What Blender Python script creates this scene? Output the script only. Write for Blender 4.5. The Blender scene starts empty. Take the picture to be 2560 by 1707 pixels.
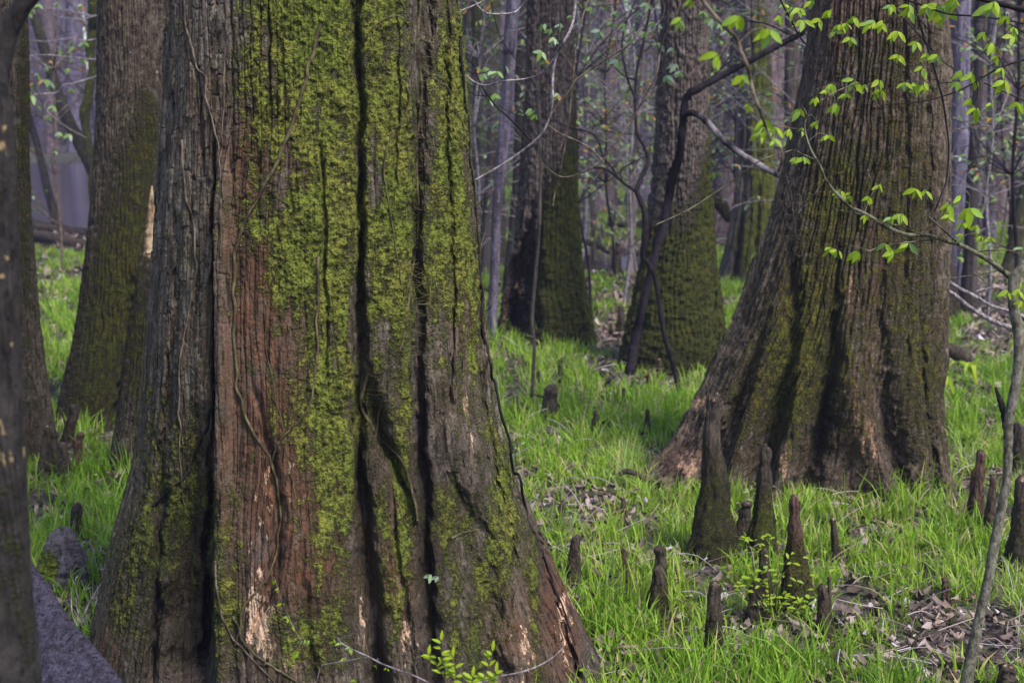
HAZE = 0.002
EXPO = 1.36
import bpy, math, random
import numpy as np
from mathutils import Vector
from mathutils.bvhtree import BVHTree

C = bpy.context.scene.collection
R = math.radians
rng = np.random.default_rng(7)
random.seed(7)

# ------------------------------------------------------------------ camera maths
F = 3584.0; CX = 1280.0; CY = 853.5; HC = 1.7
PITCH = math.atan((CY - 280) / F)
cp, sp = math.cos(PITCH), math.sin(PITCH)

def at(px, py, Y):
    """point at world depth Y seen at picture position px, py"""
    u = (px - CX) / F; v = (CY - py) / F
    dy = cp + v * sp; dz = -sp + v * cp
    t = Y / dy
    return np.array([u * t, Y, HC + dz * t])

def ground(px, py):
    u = (px - CX) / F; v = (CY - py) / F
    dy = cp + v * sp; dz = -sp + v * cp
    t = -HC / dz
    return np.array([u * t, dy * t, 0.0])

def proj(x, y, z):
    zz = z - HC
    d = y * cp - zz * sp
    up = y * sp + zz * cp
    return CX + F * x / d, CY - F * up / d, d

# ------------------------------------------------------------------ noise
def _h(ix, iy, seed):
    m = np.uint32(0xffffffff)
    h = (ix.astype(np.int64) * 374761393 + iy.astype(np.int64) * 668265263 + seed * 982451653) & 0xffffffff
    h = h.astype(np.uint64)
    h = (h ^ (h >> np.uint64(13))) * np.uint64(1274126177) & np.uint64(0xffffffff)
    h = (h ^ (h >> np.uint64(16))) * np.uint64(2246822519) & np.uint64(0xffffffff)
    h = h ^ (h >> np.uint64(15))
    return h.astype(np.float64) / 4294967295.0

def vn(x, y, seed=0):
    x = np.asarray(x, float); y = np.asarray(y, float)
    x, y = np.broadcast_arrays(x, y)
    x0 = np.floor(x); y0 = np.floor(y)
    fx = x - x0; fy = y - y0
    fx = fx * fx * (3 - 2 * fx); fy = fy * fy * (3 - 2 * fy)
    a = _h(x0, y0, seed); b = _h(x0 + 1, y0, seed); c = _h(x0, y0 + 1, seed); d = _h(x0 + 1, y0 + 1, seed)
    return (a + (b - a) * fx) * (1 - fy) + (c + (d - c) * fx) * fy

def fbm(x, y, seed=0, o=3):
    s = 0; a = 1; t = 0
    x, y = np.asarray(x, float), np.asarray(y, float)
    for i in range(o):
        if i: x, y = x * .83 - y * .56 + 3.1, x * .56 + y * .83 + 1.7
        s = s + a * vn(x * 2 ** i, y * 2 ** i, seed + i * 17); t += a; a *= 0.55
    return s / t

def fba(x, y, seed=0, o=3):
    s = 0; a = 1; t = 0
    for i in range(o):
        s = s + a * vn(x * 2 ** i, y * 2 ** i, seed + i * 17); t += a; a *= 0.55
    return s / t

def sstep(a, b, x):
    t = np.clip((x - a) / (b - a), 0, 1)
    return t * t * (3 - 2 * t)

# ------------------------------------------------------------------ object helpers
def tag(o, label=None, cat=None, group=None, kind=None):
    if label: o['label'] = label
    if cat: o['category'] = cat
    if group: o['group'] = group
    if kind: o['kind'] = kind
    return o

def empty(name, loc, label, cat, group=None):
    o = bpy.data.objects.new(name, None); C.objects.link(o)
    o.location = loc; o.empty_display_size = 0.1
    return tag(o, label, cat, group)

def mk(name, V, Fc, mat, parent=None, origin=None, smooth=True, attrs=None):
    """V (n,3) world coordinates, Fc (m,4) quads. The origin is moved to `origin`."""
    V = np.asarray(V, np.float64); Fc = np.asarray(Fc, np.int32)
    if origin is None: origin = np.zeros(3)
    origin = np.asarray(origin, float)
    me = bpy.data.meshes.new(name)
    me.vertices.add(len(V)); me.vertices.foreach_set('co', (V - origin).astype(np.float32).ravel())
    n, k = Fc.shape
    me.loops.add(n * k); me.loops.foreach_set('vertex_index', Fc.ravel())
    me.polygons.add(n); me.polygons.foreach_set('loop_start', np.arange(0, n * k, k, dtype=np.int32))
    if smooth: me.polygons.foreach_set('use_smooth', np.ones(n, dtype=bool))
    if attrs:
        for an, arr in attrs.items():
            arr = np.asarray(arr, np.float32)
            if arr.ndim == 1:
                a = me.attributes.new(an, 'FLOAT', 'POINT'); a.data.foreach_set('value', arr)
            else:
                a = me.attributes.new(an, 'FLOAT_COLOR', 'POINT'); a.data.foreach_set('color', arr.ravel())
    me.update(calc_edges=True)
    me.materials.append(mat)
    o = bpy.data.objects.new(name, me); C.objects.link(o)
    if parent is not None:
        o.parent = parent
        o.location = origin - np.array(parent.location)
    else:
        o.location = origin
    return o

def smooth_path(P, n):
    """Catmull-Rom through rows of P (any columns), n samples in all"""
    P = np.asarray(P, float)
    if len(P) == 2:
        t = np.linspace(0, 1, n)[:, None]; return P[0] * (1 - t) + P[1] * t
    Q = np.vstack([2 * P[0] - P[1], P, 2 * P[-1] - P[-2]])
    seg = np.linalg.norm(np.diff(P[:, :3], axis=0), axis=1); cum = np.concatenate([[0], np.cumsum(seg)])
    s = np.linspace(0, cum[-1], n)
    i = np.clip(np.searchsorted(cum, s, side='right') - 1, 0, len(P) - 2)
    t = ((s - cum[i]) / np.maximum(seg[i], 1e-9))[:, None]
    a, b, c, d = Q[i], Q[i + 1], Q[i + 2], Q[i + 3]
    return 0.5 * (2 * b + (c - a) * t + (2 * a - 5 * b + 4 * c - d) * t ** 2 + (3 * b - a - 3 * c + d) * t ** 3)

BARKS = set()
class MB:
    def __init__(s): s.v = []; s.f = []; s.n = 0; s.a = []
    def add(s, V, Fc, a=0.0):
        s.v.append(np.asarray(V, float)); s.f.append(np.asarray(Fc, np.int64) + s.n)
        s.a.append(np.full(len(V), a) if np.isscalar(a) else np.asarray(a)); s.n += len(V)
    def tube(s, P, r, seg=6, n=None, rough=0.0, a=0.0):
        P = np.asarray(P, float); r = np.broadcast_to(np.asarray(r, float), (len(P),)).copy()
        if n: 
            Q = smooth_path(np.column_stack([P, r]), n); P = Q[:, :3]; r = np.maximum(Q[:, 3], 1e-4)
        m = len(P)
        T = np.gradient(P, axis=0); T /= np.maximum(np.linalg.norm(T, axis=1), 1e-9)[:, None]
        ref = np.array([0.31, 0.9, 0.17]) if abs(T[:, 1]).mean() < 0.8 else np.array([0.9, 0.1, 0.3])
        A = np.cross(T, ref); A /= np.maximum(np.linalg.norm(A, axis=1), 1e-9)[:, None]
        B = np.cross(T, A)
        th = np.arange(seg) * 2 * math.pi / seg
        rr = r[:, None] * np.ones(seg)[None, :]
        if rough:
            rr = rr * (1 + rough * (rng.random((m, seg)) - .5) * 2)
        V = P[:, None, :] + rr[:, :, None] * (np.cos(th)[None, :, None] * A[:, None, :] + np.sin(th)[None, :, None] * B[:, None, :])
        V = V.reshape(-1, 3)
        i = np.arange(m - 1)[:, None] * seg; j = np.arange(seg)[None, :]; j2 = (j + 1) % seg
        Fq = np.stack([i + j, i + j2, i + seg + j2, i + seg + j], -1).reshape(-1, 4)
        n0 = len(V); V = np.vstack([V, P[0], P[-1]])
        caps = [[n0, (k + 1) % seg, k, k] for k in range(seg)] + [[n0 + 1, (m - 1) * seg + k, (m - 1) * seg + (k + 1) % seg, (m - 1) * seg + (k + 1) % seg] for k in range(seg)]
        s.add(V, Fq, a)
        s.caps = caps
        return P
    def build(s, name, mat, parent=None, origin=None, smooth=True):
        V = np.vstack(s.v); Fc = np.vstack(s.f); a = np.concatenate(s.a)
        return mk(name, V, Fc, mat, parent, origin, smooth, {'rnd': a, 'mask': np.zeros((len(V), 4))} if mat.name in BARKS else {'rnd': a})

# ------------------------------------------------------------------ materials
class NT:
    def __init__(s, name):
        s.m = bpy.data.materials.new(name); s.m.use_nodes = True
        s.t = s.m.node_tree; s.t.nodes.clear()
    def n(s, typ, ins=None, **kw):
        nd = s.t.nodes.new(typ)
        for k, v in kw.items(): setattr(nd, k, v)
        if ins:
            for k, v in ins.items():
                sk = nd.inputs[k]
                if isinstance(v, bpy.types.NodeSocket): s.t.links.new(v, sk)
                else: sk.default_value = v
        return nd
    def math(s, op, a, b=0.0, clamp=False):
        nd = s.n('ShaderNodeMath', {0: a, 1: b}, operation=op); nd.use_clamp = clamp
        return nd.outputs[0]
    def mix(s, f, a, b, bt='MIX'):
        nd = s.t.nodes.new('ShaderNodeMix'); nd.data_type = 'RGBA'; nd.blend_type = bt
        for k, v in ((0, f), (6, a), (7, b)):
            if isinstance(v, bpy.types.NodeSocket): s.t.links.new(v, nd.inputs[k])
            else: nd.inputs[k].default_value = v if k == 0 else (tuple(v) + (1,))[:4]
        return nd.outputs[2]
    def step(s, x, a, b):
        nd = s.n('ShaderNodeMapRange', {'Value': x, 'From Min': a, 'From Max': b})
        nd.interpolation_type = 'SMOOTHSTEP'; return nd.outputs[0]
    def noise(s, vec, scale, detail=3, rough=0.6):
        return s.n('ShaderNodeTexNoise', {'Vector': vec, 'Scale': scale, 'Detail': detail, 'Roughness': rough}).outputs[0]
    def mapping(s, vec, sc):
        return s.n('ShaderNodeMapping', {'Vector': vec, 'Scale': sc}).outputs[0]
    def out(s, shader):
        o = s.n('ShaderNodeOutputMaterial'); s.t.links.new(shader, o.inputs[0]); return s.m

def bark(name, A, B, red=(.13, .045, .02), pale=(.5, .33, .2), mossA=(.035, .05, .004), mossB=(.2, .26, .015),
         base_moss=0.0, freq=1.0, stretch=.14, bump=.012, rough=.85, spec=.25, mossf=.5, fleck=0.0, plate=None, film=.42):
    t = NT(name); BARKS.add(t.m.name)
    co = t.n('ShaderNodeTexCoord').outputs['Object']
    att = t.n('ShaderNodeAttribute', attribute_name='mask')
    sepc = t.n('ShaderNodeSeparateColor', {0: att.outputs['Color']})
    am, ar, ap, aw = sepc.outputs[0], sepc.outputs[1], sepc.outputs[2], att.outputs['Alpha']
    st = t.mapping(co, (1, 1, stretch)); st2 = t.mapping(co, (1, 1, stretch * .5))
    n1 = t.noise(st, 28 * freq, 4, .65)
    n2 = t.noise(co, 95 * freq, 3, .7)
    n3 = t.noise(co, 7 * freq, 4, .6)
    n4 = t.noise(st2, 75 * freq, 3, .6)
    n5 = t.noise(t.mapping(co, (1, 1, .3)), 38 * freq, 3, .7)
    n6 = t.noise(co, 24 * freq, 5, .72)
    g = t.step(n1, .3, .72)
    c = t.mix(g, A, B)
    c = t.mix(t.math('MULTIPLY', t.step(n3, .4, .75), .5), c, tuple(x * .6 for x in (A[0] * 1.5, A[1] * 1.0, A[2] * .9)))
    if plate:
        c = t.mix(t.math('MULTIPLY', t.step(t.math('ADD', t.math('MULTIPLY', n5, .6), t.math('MULTIPLY', n2, .4)), .50, .60), .75), c, plate)
    # thin green film of algae under the moss proper
    c = t.mix(t.math('MULTIPLY', t.math('MULTIPLY', am, film), t.step(t.math('ADD', t.math('MULTIPLY', n3, .6), t.math('MULTIPLY', n2, .4)), .34, .6)), c, (mossB[0] * .42, mossB[1] * .40, .006))
    # red inner bark
    rf = t.math('MULTIPLY', ar, t.step(t.math('ADD', t.math('MULTIPLY', n5, .7), t.math('MULTIPLY', n3, .4)), .32, .62))
    redc = t.mix(t.step(n4, .35, .7), tuple(x * .35 for x in red), red)
    c = t.mix(rf, c, redc)
    # cracks
    cr = t.step(n4, .28, .42)
    c = t.mix(t.math('MULTIPLY', t.math('SUBTRACT', 1.0, cr), .75), c, (.012, .01, .009))
    # wet, dark stained wood, plus shade painted into grooves and hollow foot
    c = t.mix(t.math('MULTIPLY', aw, .85), c, (.015, .010, .007))
    # pale torn wood
    pf = t.step(t.math('ADD', t.math('MULTIPLY', ap, .235), t.math('ADD', t.math('MULTIPLY', n5, .6), t.math('MULTIPLY', n6, .4))),   .715, .76)
    pf = t.math('MULTIPLY', pf, t.step(ap, .02, .12))
    c = t.mix(pf, c, t.mix(n2, tuple(x * .6 for x in pale), pale))
    if fleck:
        ff = t.step(t.noise(t.mapping(co, (1, 1, .45)), 30 * freq, 2, .5), .735, .76)
        c = t.mix(t.math('MULTIPLY', ff, fleck), c, (.55, .52, .5))
    # moss
    mn = t.math('ADD', t.math('MULTIPLY', n6, .5), t.math('ADD', t.math('MULTIPLY', n2, .3), t.math('MULTIPLY', t.noise(co, 210 * freq, 2, .6), .2)))
    ms = t.math('ADD', t.math('ADD', am, base_moss), t.math('MULTIPLY', t.math('SUBTRACT', mn, .5), 3.6))
    ms = t.math('ADD', ms, t.math('MULTIPLY', t.math('SUBTRACT', n1, .5), .8))
    mf = t.math('MULTIPLY', t.step(ms, mossf - .1, mossf + .38), t.step(t.math('ADD', am, base_moss), .03, .2))
    bright = t.step(t.math('ADD', t.math('MULTIPLY', n6, .5), t.math('MULTIPLY', n2, .5)), .40, .62)
    bright = t.math('MULTIPLY', bright, t.math('SUBTRACT', 1.0, t.math('MULTIPLY', aw, .75)))
    hue = t.mix(t.step(n3, .35, .65), (mossB[0] * .78, mossB[1] * .88, mossB[2]), (mossB[0] * 1.12, mossB[1] * 1.0, mossB[2] * 1.6))
    mc = t.mix(bright, mossA, hue)
    c = t.mix(mf, c, mc)
    hgt = t.math('ADD', t.math('MULTIPLY', n1, .5), t.math('ADD', t.math('MULTIPLY', cr, .45), t.math('MULTIPLY', n2, .22)))
    hgt = t.math('ADD', hgt, t.math('MULTIPLY', n5, .35))
    hgt = t.math('ADD', hgt, t.math('MULTIPLY', mf, t.math('ADD', .25, t.math('MULTIPLY', n2, 1.1))))
    bp = t.n('ShaderNodeBump', {'Height': hgt, 'Distance': bump * 1.7, 'Strength': 1.0})
    b = t.n('ShaderNodeBsdfPrincipled', {'Base Color': c, 'Roughness': rough, 'Specular IOR Level': spec, 'Normal': bp.outputs[0]})
    return t.out(b.outputs[0])

def twigmat(name, A, B, rough=.8, sc=40, spec=.15):
    t = NT(name)
    co = t.n('ShaderNodeTexCoord').outputs['Object']
    n = t.noise(t.mapping(co, (1, 1, .5)), sc, 4, .7)
    c = t.mix(t.step(n, .4, .62), A, B)
    bp = t.n('ShaderNodeBump', {'Height': n, 'Distance': .004, 'Strength': .6})
    b = t.n('ShaderNodeBsdfPrincipled', {'Base Color': c, 'Roughness': rough, 'Specular IOR Level': spec, 'Normal': bp.outputs[0]})
    return t.out(b.outputs[0])

def leafmat(name, cols, trans=.45, rough=.5, spec=.3):
    """cols: colours along the per-leaf random attribute"""
    t = NT(name)
    at_ = t.n('ShaderNodeAttribute', attribute_name='rnd').outputs['Fac']
    rp = t.n('ShaderNodeValToRGB', {0: at_})
    el = rp.color_ramp.elements
    while len(el) < len(cols): el.new(.5)
    for i, (p, c) in enumerate(cols): el[i].position = p; el[i].color = tuple(c) + (1,)
    n = t.noise(t.n('ShaderNodeTexCoord').outputs['Object'], 60, 2)
    c = t.mix(t.math('MULTIPLY', n, .5), rp.outputs[0], t.mix(.5, rp.outputs[0], (0.02, .03, .01)))
    b = t.n('ShaderNodeBsdfPrincipled', {'Base Color': c, 'Roughness': rough, 'Specular IOR Level': spec})
    tr = t.n('ShaderNodeBsdfTranslucent', {'Color': c})
    m = t.n('ShaderNodeMixShader', {0: trans, 1: b.outputs[0], 2: tr.outputs[0]})
    return t.out(m.outputs[0])

M = {}
M['big'] = bark('cypress_bark_big', (.022, .016, .012), (.135, .105, .088), red=(.125, .056, .030), pale=(.6, .40, .28),
                mossA=(.038, .042, .005), mossB=(.240, .262, .028), bump=.014, plate=(.20, .168, .135))
M['right'] = bark('cypress_bark_right', (.030, .022, .016), (.165, .127, .097), red=(.2, .09, .06), pale=(.5, .3, .2),
                  mossA=(.024, .026, .004), mossB=(.155, .145, .016), freq=1.0, stretch=.2, bump=.016, plate=(.235, .175, .145), film=.5)
M['mid'] = bark('tupelo_bark_mid', (.032, .024, .022), (.15, .12, .108), mossA=(.020, .024, .003), mossB=(.105, .115, .010),
                freq=.9, stretch=.16, bump=.02, plate=(.15, .118, .10))
M['left'] = bark('tupelo_bark_left', (.018, .013, .010), (.105, .082, .06), mossA=(.022, .024, .003), mossB=(.09, .092, .008),
                 freq=1.1, stretch=.5, bump=.016, fleck=.8, plate=(.14, .11, .085))
M['dark'] = bark('dark_bark', (.008, .007, .008), (.035, .030, .030), pale=(.30, .22, .12), mossA=(.012, .015, .002), mossB=(.05, .06, .008),
                 freq=1.3, stretch=.6, bump=.006)
M['far'] = bark('hazy_bark', (.035, .030, .045), (.26, .225, .34), mossA=(.03, .035, .006), mossB=(.12, .13, .02), freq=.6, stretch=.08, bump=.03, plate=(.24, .20, .27))  # pale violet bark colour stands in for part of the haze
M['farpink'] = bark('hazy_pink_bark', (.04, .03, .034), (.27, .20, .235), mossA=(.03, .035, .006), mossB=(.12, .13, .02), freq=.6, stretch=.08, bump=.03, plate=(.26, .18, .16))  # pinkish bark, paled so its colour carries some haze
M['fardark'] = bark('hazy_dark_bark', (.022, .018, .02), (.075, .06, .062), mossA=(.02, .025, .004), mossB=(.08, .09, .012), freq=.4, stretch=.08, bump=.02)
M['knee'] = bark('knee_bark', (.014, .011, .009), (.095, .072, .055), red=(.15, .07, .05), pale=(.42, .27, .2), mossA=(.02, .023, .004), mossB=(.10, .105, .010),
                 freq=1.8, stretch=.35, bump=.008)
M['log'] = bark('bare_log', (.014, .012, .024), (.062, .054, .092), red=(.2, .08, .04), mossA=(.03, .035, .006), mossB=(.07, .08, .02), freq=1.6, stretch=.5, bump=.02, rough=.75, plate=(.075, .065, .105))
M['vine'] = twigmat('vine_bark', (.035, .028, .016), (.12, .10, .05))
M['twigd'] = twigmat('dark_twig', (.006, .005, .006), (.022, .018, .019))
M['twigp'] = twigmat('pale_twig', (.10, .085, .095), (.30, .26, .28), sc=60)
M['twigm'] = twigmat('brown_twig', (.05, .038, .03), (.15, .115, .085))
M['sap'] = twigmat('sapling_bark', (.022, .022, .008), (.15, .14, .10), sc=26)
M['snag'] = twigmat('snag_wood', (.003, .0025, .003), (.028, .023, .029), sc=3, spec=.05)
M['leaf'] = leafmat('spring_leaf', [(0, (.26, .42, .015)), (.5, (.36, .48, .015)), (.8, (.30, .46, .05)), (1, (.24, .42, .12))], .45)
M['leafdark'] = leafmat('shrub_leaf', [(0, (.12, .24, .03)), (.5, (.26, .38, .10)), (.94, (.34, .46, .34)), (1, (.6, .26, .06))], .35)
M['grass'] = leafmat('sedge_blade', [(0, (.10, .21, .018)), (.35, (.21, .39, .028)), (.75, (.36, .52, .05)), (.90, (.34, .50, .18)), (1, (.60, .48, .24))], .4, .45)
M['litter'] = leafmat('dead_leaf', [(0, (.02, .013, .011)), (.25, (.08, .052, .04)), (.5, (.20, .145, .135)), (.75, (.33, .235, .19)), (1, (.55, .49, .57))], .1, .6)
M['wood'] = bark('torn_wood', (.14, .085, .04), (.52, .38, .24), freq=1.2, stretch=.2, bump=.006)

M['sapb'] = bark('mottled_sapling_bark', (.05, .045, .03), (.24, .225, .18), mossA=(.03, .03, .01), mossB=(.10, .10, .03), base_moss=.22, freq=2.2, stretch=.6, bump=.003)

M['palegreen'] = bark('pale_green_bark', (.05, .042, .045), (.22, .19, .185), mossA=(.04, .045, .006), mossB=(.17, .19, .02), freq=.6, stretch=.1, bump=.02)

# ------------------------------------------------------------------ ground
def gz(x, y):
    """height of the swamp floor"""
    x = np.asarray(x, float); y = np.asarray(y, float)
    z = (fbm(x * .9, y * .9, 91, 3) - .5) * .10
    z = z * sstep(2, 5, y)
    pond = sstep(20.5, 23, y) * (1 - sstep(50, 56, y)) * sstep(-4.6 - .12 * (y - 20), -5.6 - .12 * (y - 20), x)
    pool = np.exp(-(((x - 1.15) / 1.3) ** 2 + ((y - 17.2) / 1.7) ** 2) ** 2)
    return z - .35 * pond - .16 * pool

def grid_ground():
    xs = np.concatenate([np.array([-320, -150, -80, -40.]), np.arange(-26, 26.01, .16), np.array([40, 80, 150, 320.])])
    ys = np.concatenate([np.array([-200, -60, -20, -6.]), np.arange(-1, 40.01, .16), np.arange(41, 70, 1.), np.array([80, 110, 160, 250, 400.])])
    X, Yg = np.meshgrid(xs, ys)
    Z = gz(X, Yg) + (fbm(X * 6, Yg * 6, 5, 2) - .5) * .035 * (np.abs(X) < 26)
    V = np.stack([X, Yg, Z], -1).reshape(-1, 3)
    nx, ny = len(xs), len(ys)
    i = np.arange(ny - 1)[:, None] * nx + np.arange(nx - 1)[None, :]
    Fc = np.stack([i, i + 1, i + nx + 1, i + nx], -1).reshape(-1, 4)
    t = NT('forest_floor')
    co = t.n('ShaderNodeTexCoord').outputs['Object']
    n = t.noise(co, 3, 5, .7); n2 = t.noise(co, 26, 4, .7); vo = t.n('ShaderNodeTexVoronoi', {'Vector': co, 'Scale': 24.0})
    c = t.mix(t.step(n2, .35, .7), (.022, .015, .013), (.085, .062, .058))
    c = t.mix(t.math('MULTIPLY', t.step(vo.outputs['Color'], .6, .9), .7), c, (.20, .155, .16))
    c = t.mix(t.math('MULTIPLY', t.step(n, .45, .6), .75), c, (.05, .085, .012))
    bp = t.n('ShaderNodeBump', {'Height': n2, 'Distance': .03})
    b = t.n('ShaderNodeBsdfPrincipled', {'Base Color': c, 'Roughness': .9, 'Normal': bp.outputs[0]})
    o = mk('ground', V, Fc, t.out(b.outputs[0])); tag(o, kind='structure')

def sheet(name, x0, x1, y0, y1, z, mat):
    V = [(x0, y0, z), (x1, y0, z), (x1, y1, z), (x0, y1, z)]
    o = mk(name, V, [[0, 1, 2, 3]], mat); tag(o, kind='structure')

grid_ground()
t = NT('still_water')
co = t.n('ShaderNodeTexCoord').outputs['Object']
bp = t.n('ShaderNodeBump', {'Height': t.noise(co, 2.5, 3), 'Distance': .02, 'Strength': .35})
b = t.n('ShaderNodeBsdfPrincipled', {'Base Color': (.035, .03, .045, 1), 'Roughness': .12, 'Specular IOR Level': .7, 'Normal': bp.outputs[0]})
WATER = t.out(b.outputs[0])
sheet('water', -60, -4, 19.5, 58, -.13, WATER)
sheet('pool_water', -.4, 2.8, 15.2, 19.2, -.085, WATER)

# ------------------------------------------------------------------ trunks built row by row
def trunk(Y, sil, grooves=(), dep=1.0, H=8, zmin=-.15, ncf=300, ncb=60, nrv=400, dz_top=.08, vis_top=2.2,
          bark_d=.004, paint=None, disp=None, seed=1, lobes=0.0, depz=None):
    sil = np.asarray(sil, float)
    zs = np.concatenate([np.linspace(zmin, vis_top, nrv), np.arange(vis_top + dz_top, H, dz_top)])
    _, py, dd = proj(0.0, Y, zs)
    def ext(col):
        a = np.interp(py, sil[:, 0], sil[:, col])
        lo = py < sil[0, 0]
        if len(sil) > 1:
            s = (sil[1, col] - sil[0, col]) / (sil[1, 0] - sil[0, 0]); s = np.clip(s, -.06, .06)
            a = np.where(lo, sil[0, col] + s * np.maximum(py - sil[0, 0], -900), a)
        return a
    xl = (ext(1) - CX) / F * dd; xr = (ext(2) - CX) / F * dd
    k = max(3, nrv // 40) | 1; ker = np.hanning(k + 2)[1:-1]; ker /= ker.sum()
    def sm(a): return np.convolve(np.pad(a, k // 2, mode='edge'), ker, 'valid')
    xl, xr = sm(xl), sm(xr)
    xc = (xl + xr) / 2; w = (xr - xl) / 2
    th = np.concatenate([np.linspace(-math.pi / 2 - .12, math.pi / 2 + .12, ncf, endpoint=False),
                         np.linspace(math.pi / 2 + .12, 1.5 * math.pi - .12, ncb, endpoint=False)])
    nt = len(th); nr = len(zs)
    TH = np.broadcast_to(th[None, :], (nr, nt)); Z = np.broadcast_to(zs[:, None], (nr, nt))
    W = w[:, None]; dp = dep if depz is None else np.interp(zs, depz[0], depz[1])[:, None]
    X0 = xc[:, None] + W * np.sin(TH); Y0 = Y - W * dp * np.cos(TH)
    PX, PY, _ = proj(X0, Y0, Z)
    front = sstep(-.25, .1, np.cos(TH))
    S = TH * float(np.median(w)) ; T_ = Z
    ctx = dict(PX=PX, PY=PY, S=S, Z=Z, TH=TH, front=front)
    d = np.zeros((nr, nt)); gd = np.zeros((nr, nt))
    for pts, wid, deep in grooves:
        p = np.asarray(pts, float); wid0 = float(p[0, 1])
        gx = np.interp(PY, p[:, 0], p[:, 1])
        ww = np.interp(PY, p[:, 0], np.broadcast_to(np.asarray(wid, float), (len(p),)))
        de = np.interp(PY, p[:, 0], np.broadcast_to(np.asarray(deep, float), (len(p),)))
        fade = sstep(p[0, 0] - 60, p[0, 0] + 10, PY) * (1 - sstep(p[-1, 0] - 10, p[-1, 0] + 60, PY))
        if p[0, 0] <= 0: fade = 1 - sstep(p[-1, 0] - 10, p[-1, 0] + 60, PY)
        gx = gx + (vn(PY * .02, PY * 0, seed + 5) - .5) * 8
        ww = ww * (.55 + .9 * fba(PY * .011, PY * 0 + wid0, seed + 8, 2))
        tt = np.abs(PX - gx + (fbm(S * 30, Z * 18, seed + 9, 3) - .5) * np.minimum(ww * 2.2, 24)) / ww
        gd = np.maximum(gd, 0) + de * np.exp(-tt ** 2.2) * fade * front
    if lobes:
        for kk in (5, 7, 11):
            d += lobes * .5 * np.cos(kk * TH + kk * 1.7 + seed) * (1 - front) * (1.0 - .6 * sstep(0, 2.5, Z))
    if disp is not None: d = d + disp(ctx)
    d = d + (fba(S * 70, Z * 7, seed + 40, 3) - .5) * 2 * bark_d + (fba(S * 9, Z * 1.6, seed + 44, 2) - .5) * 3.5 * bark_d
    nx = np.sin(TH); ny = -np.cos(TH) * (.55 + .45 * dp)
    gd = gd * (1 + .5 * (fbm(S * 20, Z * 5, seed + 71, 3) - .5)) + (gd > .02) * .03 * (fbm(S * 45, Z * 14, seed + 72, 3) - .5)
    # furrows cut straight into the wood, away from the near side
    hx, hy = X0 / np.hypot(X0, Y0), Y0 / np.hypot(X0, Y0)
    X = X0 + d * nx + gd * hx; Yv = Y0 + d * ny + gd * hy
    V = np.stack([X, Yv, Z], -1).reshape(-1, 3)
    i = np.arange(nr - 1)[:, None] * nt; j = np.arange(nt)[None, :]; j2 = (j + 1) % nt
    Fc = np.stack([i + j, i + j2, i + nt + j2, i + nt + j], -1).reshape(-1, 4)
    mask = paint(ctx) if paint else np.zeros((nr, nt, 4))
    base = np.array([float(xc[0]), Y, 0.0])
    return V, Fc, mask.reshape(-1, 4), base

def blobs(PX, PY, lst):
    m = np.zeros(PX.shape)
    for (cx, cy, rx, ry, v) in lst:
        m += v * np.exp(-(((PX - cx) / rx) ** 2 + ((PY - cy) / ry) ** 2))
    return m

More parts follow.
